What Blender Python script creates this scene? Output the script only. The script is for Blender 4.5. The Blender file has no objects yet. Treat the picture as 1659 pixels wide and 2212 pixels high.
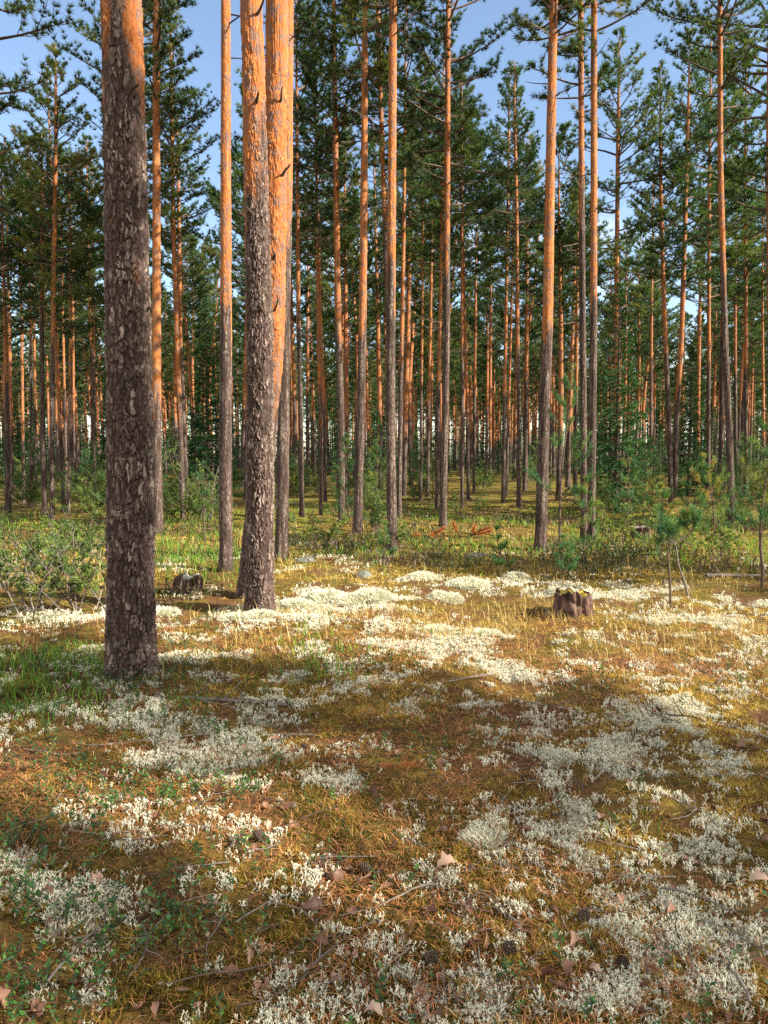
import bpy, math, random
import numpy as np
from mathutils import Vector, Matrix

PI = math.pi
R_ = math.radians
scene = bpy.context.scene
C = bpy.data.collections.new("forest")
scene.collection.children.link(C)
rs = np.random.RandomState(7)
rnd = random.Random(11)

# ------------------------------------------------------------------ camera model
CAMZ = 1.5
PITCH = R_(4.3)
FPX = 739.5            # focal length in pixels of a 1024 px tall picture (26 mm)
SV = 2.16016           # my survey of the photograph was made 1659 px wide
cp, sp_ = math.cos(PITCH), math.sin(PITCH)


def ray(px, py):
    u = (px / SV - 384.0) / FPX
    v = (512.0 - py / SV) / FPX
    return np.array([u, cp + v * sp_, -sp_ + v * cp])


def ground_at(px, py):
    d = ray(px, py)
    t = -CAMZ / d[2]
    return d[0] * t, d[1] * t


def at_depth(px, py, Y):
    d = ray(px, py)
    t = Y / d[1]
    return d[0] * t, CAMZ + d[2] * t


def to_view(x, y, z=0.0):
    """survey coordinates of points of the ground (used to know which ground cover grows where)"""
    dz = z - CAMZ
    dep = y * cp - dz * sp_
    up = y * sp_ + dz * cp
    dep = np.where(dep < 0.2, 0.2, dep)
    return (x / dep * FPX + 384) * SV, (512 - up / dep * FPX) * SV


# ------------------------------------------------------------------ sun
SUN_EL = R_(33)
SUN_AZ = R_(112)                     # clockwise from +Y (away from the camera)
sun_h = np.array([math.sin(SUN_AZ), math.cos(SUN_AZ)])
sun_n = np.array([-sun_h[1], sun_h[0]])   # across the shadows


# ------------------------------------------------------------------ noise
def _h(ix, iy, iz, seed):
    n = (ix * 374761393 + iy * 668265263 + iz * 2147483647 + seed * 974711) & 0xFFFFFFFF
    n = ((n ^ (n >> 13)) * 1274126177) & 0xFFFFFFFF
    n = ((n ^ (n >> 16)) * 1103515245) & 0xFFFFFFFF
    return ((n ^ (n >> 15)) & 0xFFFFFF) / float(0xFFFFFF)


def vnoise(x, y, z=None, seed=0):
    x = np.asarray(x, float); y = np.asarray(y, float)
    z = np.zeros_like(x) if z is None else np.asarray(z, float)
    ix = np.floor(x).astype(np.int64); iy = np.floor(y).astype(np.int64); iz = np.floor(z).astype(np.int64)
    fx, fy, fz = x - ix, y - iy, z - iz
    fx = fx * fx * (3 - 2 * fx); fy = fy * fy * (3 - 2 * fy); fz = fz * fz * (3 - 2 * fz)
    out = 0
    for a in (0, 1):
        for b in (0, 1):
            for c in (0, 1):
                w = (fx if a else 1 - fx) * (fy if b else 1 - fy) * (fz if c else 1 - fz)
                out = out + w * _h(ix + a, iy + b, iz + c, seed)
    return out


def fbm(x, y, z=None, oct=3, seed=0):
    s, a, tot = 0, 1.0, 0
    for o in range(oct):
        k = 2.0 ** o
        s = s + a * vnoise(np.asarray(x) * k, np.asarray(y) * k, None if z is None else np.asarray(z) * k, seed + o * 17)
        tot += a
        a *= 0.5
    return s / tot


def cells(u, v, nu, seed=0):
    """2D cellular noise wrapping in u with nu cells: F1, F2, random value of the nearest cell"""
    iu = np.floor(u).astype(np.int64); iv = np.floor(v).astype(np.int64)
    f1 = np.full(u.shape, 9.0); f2 = np.full(u.shape, 9.0); cid = np.zeros(u.shape)
    for a in (-1, 0, 1):
        for b in (-1, 0, 1):
            cu, cv = iu + a, iv + b
            w = np.mod(cu, nu)
            px = cu + 0.1 + 0.8 * _h(w, cv, 0 * w, seed); py = cv + 0.1 + 0.8 * _h(w, cv, 0 * w + 5, seed)
            d = np.sqrt((u - px) ** 2 + (v - py) ** 2)
            near = d < f1
            f2 = np.where(near, f1, np.minimum(f2, d))
            cid = np.where(near, _h(w, cv, 0 * w + 9, seed), cid)
            f1 = np.where(near, d, f1)
    return f1, f2, cid


def sstep(a, b, x):
    t = np.clip((x - a) / (b - a), 0, 1)
    return t * t * (3 - 2 * t)


def ground_h(x, y):
    x = np.asarray(x, float); y = np.asarray(y, float)
    r = np.sqrt(x * x + y * y)
    h = 0.16 * (fbm(x * 0.22 + 3, y * 0.22 + 8, oct=2, seed=3) - 0.5)
    h = h + 0.13 * (fbm(x * 1.1, y * 1.1, oct=2, seed=5) - 0.5) + 0.05 * (fbm(x * 4.2, y * 4.2, oct=2, seed=9) - 0.5)
    h = h + 0.04 * (fbm(x * 9.5, y * 9.5, oct=2, seed=13) - .5) * sstep(9, 5, r)
    # mound under the big front pine
    h = h + 0.10 * np.exp(-((x + 1.55) ** 2 + (y - 4.75) ** 2) / 0.55)
    return h * sstep(0.2, 2.0, r)


# ------------------------------------------------------------------ mesh builder
class MB:
    def __init__(s):
        s.V, s.F, s.M, s.T, s.n = [], [], [], [], 0

    def add(s, V, F, mat=0, tint=0.5):
        V = np.asarray(V, float).reshape(-1, 3); F = np.asarray(F, np.int64).reshape(-1, 3)
        s.V.append(V); s.F.append(F + s.n); s.M.append(np.full(len(F), mat, np.int32))
        s.T.append(np.full(len(V), tint, float) if np.isscalar(tint) else np.asarray(tint, float))
        s.n += len(V)

    def arrays(s):
        return np.concatenate(s.V), np.concatenate(s.F), np.concatenate(s.M), np.concatenate(s.T)

    def tube(s, P, rad, sides=5, mat=0, tint=0.5, cap=True):
        P = np.asarray(P, float); rad = np.broadcast_to(np.asarray(rad, float), (len(P),))
        T = np.gradient(P, axis=0)
        T /= np.linalg.norm(T, axis=1)[:, None] + 1e-9
        ref = np.array([0, 0, 1.0]) if abs(T[0][2]) < 0.8 else np.array([1.0, 0, 0])
        A = np.cross(T, ref); A /= np.linalg.norm(A, axis=1)[:, None] + 1e-9
        B = np.cross(T, A)
        th = np.arange(sides) * 2 * PI / sides
        V = P[:, None] + rad[:, None, None] * (np.cos(th)[None, :, None] * A[:, None] + np.sin(th)[None, :, None] * B[:, None])
        n = len(P)
        i = np.arange(n - 1)[:, None] * sides; j = np.arange(sides)[None]; k = (j + 1) % sides
        a, b, c, d = i + j, i + k, i + sides + k, i + sides + j
        F = np.concatenate([np.stack([a, d, c], -1).reshape(-1, 3), np.stack([a, c, b], -1).reshape(-1, 3)])
        if cap:
            e = (n - 1) * sides
            F = np.concatenate([F, np.array([[e, e + q + 1, e + q] for q in range(1, sides - 1)])])
        s.add(V, F, mat, tint)

    def blades(s, P, D, L, W, mat=0, tint=0.5, rng=rs):
        """one thin pointed triangle per point"""
        n = len(P)
        r = rng.normal(size=(n, 3))
        S = np.cross(D, r); S /= np.linalg.norm(S, axis=1)[:, None] + 1e-9
        L = np.broadcast_to(L, (n,))[:, None]; W = np.broadcast_to(W, (n,))[:, None]
        V = np.stack([P - S * W * .5, P + S * W * .5, P + D * L], 1).reshape(-1, 3)
        s.add(V, np.arange(3 * n).reshape(-1, 3), mat, np.repeat(np.broadcast_to(tint, (n,)), 3))

    def mesh(s, name, mats, smooth=False, attrs=None):
        V, F, M, T = s.arrays()
        return mesh_np(name, V, F, mats, M, dict(tint=T, **(attrs or {})), smooth)


def mesh_np(name, V, F, mats, M=None, attrs=None, smooth=False):
    me = bpy.data.meshes.new(name)
    me.vertices.add(len(V)); me.vertices.foreach_set("co", np.ascontiguousarray(V, np.float32).ravel())
    k = F.shape[1]
    me.loops.add(F.size); me.loops.foreach_set("vertex_index", np.ascontiguousarray(F, np.int32).ravel())
    me.polygons.add(len(F)); me.polygons.foreach_set("loop_start", np.arange(0, F.size, k, dtype=np.int32))
    if M is not None:
        me.polygons.foreach_set("material_index", np.ascontiguousarray(M, np.int32))
    me.polygons.foreach_set("use_smooth", np.full(len(F), smooth, dtype=bool))
    for a, v in (attrs or {}).items():
        at = me.attributes.new(a, "FLOAT", "POINT"); at.data.foreach_set("value", np.ascontiguousarray(v, np.float32))
    for m in mats:
        me.materials.append(m)
    me.update()
    return me


def replicate(proto, pos, rot, scl, tilt=None, tint=None):
    """copies of a (V, F, M, T) sprig at points, inside ONE mesh of ground cover"""
    V, F, M, T = proto
    n, m = len(pos), len(V)
    c, s_ = np.cos(rot)[:, None], np.sin(rot)[:, None]
    X = V[None, :, 0] * c - V[None, :, 1] * s_
    Y = V[None, :, 0] * s_ + V[None, :, 1] * c
    Z = np.broadcast_to(V[None, :, 2], X.shape).copy()
    if tilt is not None:
        X = X + Z * tilt[:, :1]; Y = Y + Z * tilt[:, 1:]
    W = np.stack([X, Y, Z], -1) * scl[:, None, None] + pos[:, None]
    FF = (F[None] + (np.arange(n) * m)[:, None, None]).reshape(-1, 3)
    TT = np.broadcast_to(T[None], (n, m)).copy()
    if tint is not None:
        TT = np.clip(TT + tint[:, None], 0, 1)
    return W.reshape(-1, 3), FF, np.tile(M, n), TT.ravel()


def obj(name, me, parent=None, loc=(0, 0, 0), rz=0.0):
    o = bpy.data.objects.new(name, me); C.objects.link(o)
    o.location = loc; o.rotation_euler = (0, 0, rz)
    if parent is not None:
        o.parent = parent
    return o


def tag(o, label=None, cat=None, group=None, kind=None):
    if label: o["label"] = label
    if cat: o["category"] = cat
    if group: o["group"] = group
    if kind: o["kind"] = kind
    return o


def copy_tree(o, loc, rz, sc=1.0):
    c = o.copy(); C.objects.link(c); c.location = loc; c.rotation_euler = (rnd.gauss(0, .012), rnd.gauss(0, .012), rz); c.scale = (sc, sc, sc)
    for ch in o.children:
        d = ch.copy(); C.objects.link(d); d.parent = c
        for g in ch.children:
            e = g.copy(); C.objects.link(e); e.parent = d
    return c


# ------------------------------------------------------------------ materials
def new_mat(name):
    m = bpy.data.materials.new(name); m.use_nodes = True
    nt = m.node_tree
    for n in list(nt.nodes): nt.nodes.remove(n)
    return m, nt, nt.nodes.new("ShaderNodeOutputMaterial")


def N(nt, t, **kw):
    n = nt.nodes.new(t)
    for k, v in kw.items():
        if k in n.inputs: n.inputs[k].default_value = v
        else: setattr(n, k, v)
    return n


def mixc(nt, fac, a, b):
    n = nt.nodes.new("ShaderNodeMix"); n.data_type = "RGBA"
    for sock, v in ((n.inputs[0], fac), (n.inputs[6], a), (n.inputs[7], b)):
        if isinstance(v, (int, float)): sock.default_value = v
        elif isinstance(v, tuple): sock.default_value = (*v, 1) if len(v) == 3 else v
        else: nt.links.new(v, sock)
    return n.outputs[2]


def mth(nt, op, a, b=0.0, c=0.0, clamp=False):
    n = nt.nodes.new("ShaderNodeMath"); n.operation = op; n.use_clamp = clamp
    for i, v in enumerate((a, b, c)):
        if isinstance(v, (int, float)): n.inputs[i].default_value = v
        else: nt.links.new(v, n.inputs[i])
    return n.outputs[0]


def ramp(nt, fac, stops):
    n = nt.nodes.new("ShaderNodeValToRGB")
    e = n.color_ramp.elements
    while len(e) < len(stops): e.new(0.5)
    for el, (p, c) in zip(e, stops):
        el.position = p; el.color = (*c, 1)
    nt.links.new(fac, n.inputs[0])
    return n.outputs[0]


def leaf_mat(name, stops, trans=0.35, rough=0.55, rand=0.25, spec=0.3, tcol=(1.1, 1.25, .55)):
    """foliage: colour varies leaf by leaf (tint) and plant by plant; thin leaves let some light through"""
    m, nt, out = new_mat(name)
    a = N(nt, "ShaderNodeAttribute", attribute_name="tint")
    oi = N(nt, "ShaderNodeObjectInfo")
    f = mth(nt, "ADD", a.outputs["Fac"], mth(nt, "MULTIPLY", mth(nt, "SUBTRACT", oi.outputs["Random"], .5), rand), clamp=True)
    col = ramp(nt, f, stops)
    p = N(nt, "ShaderNodeBsdfPrincipled", Roughness=rough)
    p.inputs["Specular IOR Level"].default_value = spec
    nt.links.new(col, p.inputs["Base Color"])
    if trans > 0:
        t = N(nt, "ShaderNodeBsdfTranslucent")
        mu = nt.nodes.new("ShaderNodeMix"); mu.data_type = "RGBA"; mu.blend_type = "MULTIPLY"; mu.inputs[0].default_value = 1
        nt.links.new(col, mu.inputs[6]); mu.inputs[7].default_value = (*tcol, 1)
        nt.links.new(mu.outputs[2], t.inputs[0])
        mx = N(nt, "ShaderNodeMixShader"); mx.inputs[0].default_value = trans
        nt.links.new(p.outputs[0], mx.inputs[1]); nt.links.new(t.outputs[0], mx.inputs[2])
        nt.links.new(mx.outputs[0], out.inputs[0])
    else:
        nt.links.new(p.outputs[0], out.inputs[0])
    return m


def bark_mat(name, near=False):
    m, nt, out = new_mat(name)
    L = nt.links.new
    tc = N(nt, "ShaderNodeTexCoord")
    mp = N(nt, "ShaderNodeMapping"); mp.inputs["Scale"].default_value = (1, 1, .38)
    L(tc.outputs["Object"], mp.inputs[0])
    at = N(nt, "ShaderNodeAttribute", attribute_name="orange"); ti = N(nt, "ShaderNodeAttribute", attribute_name="tint")
    n1 = N(nt, "ShaderNodeTexNoise", Scale=26.0 if not near else 40., Detail=5.0, Roughness=.65); L(mp.outputs[0], n1.inputs["Vector"])
    n2 = N(nt, "ShaderNodeTexNoise", Scale=6.0, Detail=4.0, Roughness=.6); L(mp.outputs[0], n2.inputs["Vector"])
    wv = nt.nodes.new("ShaderNodeMix"); wv.data_type = "VECTOR"; wv.inputs[0].default_value = .12
    L(mp.outputs[0], wv.inputs[4]); L(n2.outputs["Color"], wv.inputs[5])
    vo = N(nt, "ShaderNodeTexVoronoi", Scale=30.0, feature="DISTANCE_TO_EDGE"); L(wv.outputs[1], vo.inputs["Vector"])
    vc = N(nt, "ShaderNodeTexVoronoi", Scale=30.0); L(wv.outputs[1], vc.inputs["Vector"])
    edge = mth(nt, "MULTIPLY", vo.outputs["Distance"], 6.0, clamp=True)
    # dark plated bark
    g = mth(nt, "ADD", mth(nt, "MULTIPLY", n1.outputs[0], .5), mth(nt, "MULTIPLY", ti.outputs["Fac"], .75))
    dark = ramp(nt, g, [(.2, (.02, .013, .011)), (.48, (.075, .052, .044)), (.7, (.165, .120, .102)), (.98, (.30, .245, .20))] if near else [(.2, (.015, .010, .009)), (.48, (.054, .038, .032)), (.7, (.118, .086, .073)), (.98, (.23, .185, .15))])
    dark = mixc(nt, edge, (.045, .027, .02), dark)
    # pale lichen growing on the plates
    n3 = N(nt, "ShaderNodeTexNoise", Scale=9.0, Detail=6.0, Roughness=.7); L(tc.outputs["Object"], n3.inputs["Vector"])
    lich = mth(nt, "MULTIPLY", mth(nt, "SUBTRACT", n3.outputs[0], .61), 9.0, clamp=True)
    dark = mixc(nt, mth(nt, "MULTIPLY", lich, .55), dark, (.27, .29, .235))
    # thin orange bark with papery flakes
    og = ramp(nt, mth(nt, "ADD", mth(nt, "MULTIPLY", n1.outputs[0], .7), mth(nt, "MULTIPLY", ti.outputs["Fac"], .4)),
              [(.25, (.19, .055, .016)), (.5, (.34, .115, .032)), (.75, (.47, .20, .072)), (.95, (.52, .31, .165))])
    fl = mth(nt, "MULTIPLY", mth(nt, "SUBTRACT", mth(nt, "ADD", mth(nt, "MULTIPLY", vc.outputs["Color"], .35), n3.outputs[0]), .66), 9.0, clamp=True)
    og = mixc(nt, mth(nt, "MULTIPLY", fl, .8), og, (.15, .105, .09))
    fac = mth(nt, "MULTIPLY_ADD", mth(nt, "SUBTRACT", n2.outputs[0], .5), 1.7, at.outputs["Fac"])
    fac = mth(nt, "MULTIPLY_ADD", mth(nt, "SUBTRACT", fac, .5), 3.6, .5, clamp=True)
    col = mixc(nt, fac, dark, og)
    p = N(nt, "ShaderNodeBsdfPrincipled", Roughness=.88); p.inputs["Specular IOR Level"].default_value = .2
    L(col, p.inputs["Base Color"])
    hgt = mth(nt, "ADD", mth(nt, "MULTIPLY", edge, .5), mth(nt, "MULTIPLY", n1.outputs[0], .8))
    b = N(nt, "ShaderNodeBump", Strength=.9, Distance=.012 if not near else .006)
    L(hgt, b.inputs["Height"])
    L(b.outputs[0], p.inputs["Normal"])
    L(p.outputs[0], out.inputs[0])
    return m


def plain_mat(name, stops, scale=30, rough=.85, zs=1.0, bump=.4, dist=.004, detail=5):
    m, nt, out = new_mat(name)
    tc = N(nt, "ShaderNodeTexCoord"); mp = N(nt, "ShaderNodeMapping"); mp.inputs["Scale"].default_value = (1, 1, zs)
    nt.links.new(tc.outputs["Object"], mp.inputs[0])
    n = N(nt, "ShaderNodeTexNoise", Scale=float(scale), Detail=float(detail), Roughness=.65); nt.links.new(mp.outputs[0], n.inputs["Vector"])
    ti = N(nt, "ShaderNodeAttribute", attribute_name="tint")
    f = mth(nt, "ADD", mth(nt, "MULTIPLY", n.outputs[0], .7), mth(nt, "MULTIPLY", ti.outputs["Fac"], .3))
    p = N(nt, "ShaderNodeBsdfPrincipled", Roughness=rough); p.inputs["Specular IOR Level"].default_value = .25
    nt.links.new(ramp(nt, f, stops), p.inputs["Base Color"])
    b = N(nt, "ShaderNodeBump", Strength=bump, Distance=dist); nt.links.new(n.outputs[0], b.inputs["Height"]); nt.links.new(b.outputs[0], p.inputs["Normal"])
    nt.links.new(p.outputs[0], out.inputs[0])
    return m


M_BARK = bark_mat("pine_bark"); M_BARKN = bark_mat("pine_bark_close", True)
M_TWIG = plain_mat("branch_wood", [(.3, (.045, .032, .026)), (.55, (.11, .075, .055)), (.8, (.22, .16, .12))], 18)
M_GREY = plain_mat("dead_grey_wood", [(.3, (.06, .05, .043)), (.55, (.16, .135, .115)), (.8, (.33, .29, .25))], 40)
M_PINE = leaf_mat("pine_needles", [(0, (.018, .050, .024)), (.35, (.042, .092, .030)), (.65, (.090, .140, .034)), (.9, (.175, .195, .045)), (1, (.25, .18, .06))], .4, rand=.45)
M_SAP = leaf_mat("young_pine_needles", [(0, (.03, .09, .05)), (.45, (.07, .17, .065)), (.8, (.17, .25, .06)), (1, (.45, .25, .05))], .38, rand=.3)
M_SPRUCE = leaf_mat("spruce_needles", [(0, (.010, .045, .014)), (.5, (.020, .085, .022)), (1, (.06, .15, .03))], .25, rand=.2)
M_JUN = leaf_mat("juniper_leaves", [(0, (.05, .10, .028)), (.45, (.12, .19, .045)), (.85, (.25, .30, .07)), (1, (.33, .30, .10))], .4, rand=.35)
M_MOSS = leaf_mat("moss_shoots", [(0, (.035, .032, .008)), (.3, (.12, .098, .015)), (.6, (.28, .20, .027)), (.85, (.45, .30, .05)), (1, (.60, .44, .13))], .3, rand=0, tcol=(1.15, 1.05, .5))
M_NEEDLE = leaf_mat("fallen_needles", [(0, (.12, .045, .02)), (.4, (.30, .11, .035)), (.75, (.46, .20, .07)), (1, (.58, .36, .17))], .0, rand=0)
M_LICH = leaf_mat("reindeer_lichen", [(0, (.26, .26, .185)), (.5, (.51, .505, .385)), (1, (.75, .735, .59))], .22, rough=.9, rand=.1, spec=.1, tcol=(1, 1, .85))
M_GRASSD = leaf_mat("dry_grass", [(0, (.22, .17, .05)), (.5, (.48, .34, .11)), (1, (.68, .53, .24))], .35, rand=0, tcol=(1.1, 1.0, .6))
M_GRASSG = leaf_mat("green_grass", [(0, (.04, .12, .02)), (.5, (.11, .25, .03)), (1, (.28, .38, .06))], .4, rand=0)
M_BERRY = leaf_mat("lingonberry_leaves", [(0, (.018, .06, .012)), (.5, (.05, .14, .022)), (.85, (.12, .24, .04)), (1, (.30, .20, .05))], .2, rough=.35, rand=.2, spec=.5)
M_HEATH = leaf_mat("heather_shoots", [(0, (.03, .035, .015)), (.4, (.06, .065, .025)), (.7, (.11, .075, .045)), (1, (.20, .12, .11))], .2, rand=0)
M_DEADN = leaf_mat("dead_orange_needles", [(0, (.38, .11, .03)), (1, (.62, .26, .09))], .25, rand=0, tcol=(1.1, .9, .6))
M_LEAF = leaf_mat("fallen_leaf", [(0, (.08, .045, .033)), (.4, (.19, .095, .06)), (.75, (.33, .18, .115)), (1, (.46, .33, .25))], .15, rand=.9, tcol=(1.1, .9, .6))
M_CUT = plain_mat("cut_wood", [(.3, (.17, .13, .10)), (.6, (.36, .28, .20)), (.85, (.50, .42, .33))], 14, zs=.4)
M_STUMP = plain_mat("stump_bark", [(.25, (.022, .012, .009)), (.5, (.075, .042, .031)), (.8, (.21, .13, .10))], 22, zs=.3, bump=1., dist=.015)
M_STONE = plain_mat("grey_stone", [(.3, (.06, .06, .05)), (.55, (.15, .15, .13)), (.8, (.34, .34, .28))], 22, bump=1., dist=.02)


def ground_mat():
    m, nt, out = new_mat("forest_floor")
    L = nt.links.new
    tc = N(nt, "ShaderNodeTexCoord")
    def nz(s, d=5., r=.6):
        n = N(nt, "ShaderNodeTexNoise", Scale=float(s), Detail=float(d), Roughness=r); L(tc.outputs["Object"], n.inputs["Vector"]); return n.outputs[0]
    big, mid, fine, vf = nz(.55, 4), nz(2.2, 5), nz(14, 5), nz(70, 4, .7)
    moss = ramp(nt, fine, [(.3, (.04, .033, .009)), (.5, (.13, .10, .018)), (.68, (.28, .19, .038)), (.85, (.42, .30, .09))])
    litter = ramp(nt, vf, [(.3, (.035, .02, .011)), (.5, (.11, .055, .024)), (.7, (.26, .135, .06))])
    c = mixc(nt, mth(nt, "MULTIPLY_ADD", mth(nt, "SUBTRACT", mid, .5), 5., .45, clamp=True), litter, moss)
    far = N(nt, "ShaderNodeAttribute", attribute_name="far")
    green = ramp(nt, fine, [(.3, (.035, .042, .010)), (.55, (.14, .13, .022)), (.75, (.32, .24, .045))])
    c = mixc(nt, mth(nt, "MULTIPLY", far.outputs["Fac"], mth(nt, "MULTIPLY_ADD", mth(nt, "SUBTRACT", big, .5), 4., .5, clamp=True)), c, green)
    li = N(nt, "ShaderNodeAttribute", attribute_name="lichen")
    lc = ramp(nt, vf, [(.3, (.20, .18, .12)), (.6, (.40, .38, .29)), (.8, (.58, .56, .45))])
    lf = mth(nt, "MULTIPLY_ADD", mth(nt, "SUBTRACT", mth(nt, "ADD", li.outputs["Fac"], mth(nt, "MULTIPLY", mth(nt, "SUBTRACT", fine, .5), 1.4)), .72), 4., .5, clamp=True)
    c = mixc(nt, lf, c, lc)
    p = N(nt, "ShaderNodeBsdfPrincipled", Roughness=.95); p.inputs["Specular IOR Level"].default_value = .1
    L(c, p.inputs["Base Color"])
    b = N(nt, "ShaderNodeBump", Strength=1., Distance=.03)
    L(mth(nt, "ADD", fine, mth(nt, "MULTIPLY", vf, .6)), b.inputs["Height"]); L(b.outputs[0], p.inputs["Normal"])
    L(p.outputs[0], out.inputs[0])
    return m


M_GROUND = ground_mat()

# ------------------------------------------------------------------ where the ground cover grows
# lichen patches as surveyed: centre and half axes on the photograph (1659 px wide), strength
LPATCH = [(410, 1612, 130, 42, 1.2), (320, 1560, 90, 32, .7), (250, 1520, 60, 25, .5), (560, 1715, 60, 35, .8), (480, 1690, 60, 25, .5), (100, 1985, 110, 75, 1.2), (215, 1960, 70, 60, .9), (30, 1880, 60, 45, .8),
          (140, 1860, 50, 30, .6), (720, 1690, 90, 30, .9), (470, 1800, 70, 26, .4), (1240, 1600, 170, 50, .95), (1480, 1540, 130, 32, 1.2), (1340, 1640, 110, 36, .7), (1560, 1640, 90, 40, .6),
          (1220, 1770, 100, 50, 1.1), (1260, 1830, 110, 40, .7), (1100, 1760, 60, 40, .5), (1045, 1800, 38, 22, 1.3), (1390, 1950, 100, 60, 1.2), (1600, 1985, 90, 40, .9), (1540, 1790, 110, 55, .7), (860, 1770, 90, 30, .5),
          (880, 1900, 90, 45, .35), (560, 2010, 60, 45, .7), (1130, 2120, 90, 55, .6), (1330, 2140, 90, 50, .6), (80, 2110, 60, 50, .8), (380, 2110, 90, 50, .45), (700, 2140, 80, 45, .4), (1570, 2140, 80, 60, .5), (200, 2120, 60, 40, .6),
          (640, 1352, 110, 24, 1.1), (540, 1350, 40, 14, .9), (980, 1385, 110, 34, .9), (1250, 1287, 180, 13, 1.1), (1060, 1270, 120, 12, 1.0), (720, 1303, 120, 15, 1.1), (860, 1300, 80, 12, .7), (1510, 1335, 170, 16, 1.), (1450, 1300, 170, 10, .7),
          (110, 1335, 110, 14, 1.0), (380, 1335, 50, 10, .6), (910, 1254, 50, 7, 1.0), (1090, 1440, 80, 26, .7), (620, 1468, 50, 14, 1.), (770, 1498, 60, 20, .9), (900, 1540, 70, 22, .5), (1390, 1480, 130, 18, .7), (1580, 1480, 70, 14, .7), (830, 1410, 70, 20, .6), (1110, 1243, 25, 7, .8), (880, 1620, 80, 20, .4),
          (440, 1290, 70, 12, .7), (1330, 1290, 60, 10, .7), (1620, 1310, 60, 10, .8), (960, 1650, 80, 25, .4)]
LP = np.array(LPATCH)


def lichen_mask(x, y):
    vx, vy = to_view(x, y)
    m = np.zeros_like(vx)
    wob = (fbm(x * 5, y * 5, oct=3, seed=21) - .5) * 1.5
    brk = sstep(.36, .62, fbm(x * 7 + 3, y * 7, oct=3, seed=23))
    for cx, cy, ax, ay, w in LP:
        q = ((vx - cx) / ax) ** 2 + ((vy - cy) / ay) ** 2
        m = np.maximum(m, w * np.exp(-q * .7))
    inside = sstep(-150, 0, vx) * sstep(1800, 1660, vx) * sstep(2400, 2250, vy) * sstep(1150, 1230, vy)
    gen = .85 * sstep(.52, .68, fbm(x * .8 + 9, y * .8, oct=3, seed=33))
    gen2 = .9 * sstep(.46, .66, fbm(x * 3.6 + 9, y * 3.6, oct=3, seed=37)) * (.3 + .7 * sstep(.4, .6, fbm(x * .7 + 5, y * .7, oct=2, seed=39)))
    return np.maximum(m + wob * .4 * (m > .1), 0) * (.3 + .8 * brk) * inside + gen * (1 - inside) * sstep(17, 9, np.hypot(x, y)) + gen2 * inside * .7


def spread(n, r0, r1, half=44, pw=0.0):
    """points of the forest floor round the view, denser near the camera"""
    r = r0 * (r1 / r0) ** rs.rand(n) if pw == 0 else (r0 ** pw + (r1 ** pw - r0 ** pw) * rs.rand(n)) ** (1 / pw)
    a = R_(half) * (2 * rs.rand(n) - 1)
    return r * np.sin(a), r * np.cos(a)


# ------------------------------------------------------------------ ground sheet
def build_ground():
    nr, na = 520, 600
    r = np.concatenate([[0.0], 0.35 * (450 / 0.35) ** (np.arange(nr) / (nr - 1.0))])
    # finer columns where the camera looks
    a = np.concatenate([np.linspace(-46, 46, 440, endpoint=False), np.linspace(46, 314, 160, endpoint=False)]) * PI / 180
    RR, AA = np.meshgrid(r[1:], a, indexing="ij")
    X = RR * np.sin(AA); Y = RR * np.cos(AA)
    Z = ground_h(X, Y)
    V = np.concatenate([[[0, 0, 0]], np.stack([X, Y, Z], -1).reshape(-1, 3)])
    i = np.arange(nr - 1)[:, None] * na; j = np.arange(na)[None]; k = (j + 1) % na
    q = [1 + i + j, 1 + i + k, 1 + i + na + k, 1 + i + na + j]
    F = np.concatenate([np.stack([q[0], q[2], q[1]], -1).reshape(-1, 3), np.stack([q[0], q[3], q[2]], -1).reshape(-1, 3), np.stack([np.zeros(na, int), 1 + np.arange(na), 1 + (np.arange(na) + 1) % na], -1)[:, [0, 1, 2]]])
    li = lichen_mask(V[:, 0], V[:, 1])
    far = sstep(7.5, 12, np.hypot(V[:, 0], V[:, 1]))
    me = mesh_np("ground", V, F, [M_GROUND], None, dict(lichen=li, far=far), True)
    # face up
    tag(obj("ground", me), kind="structure")


build_ground()


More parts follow.
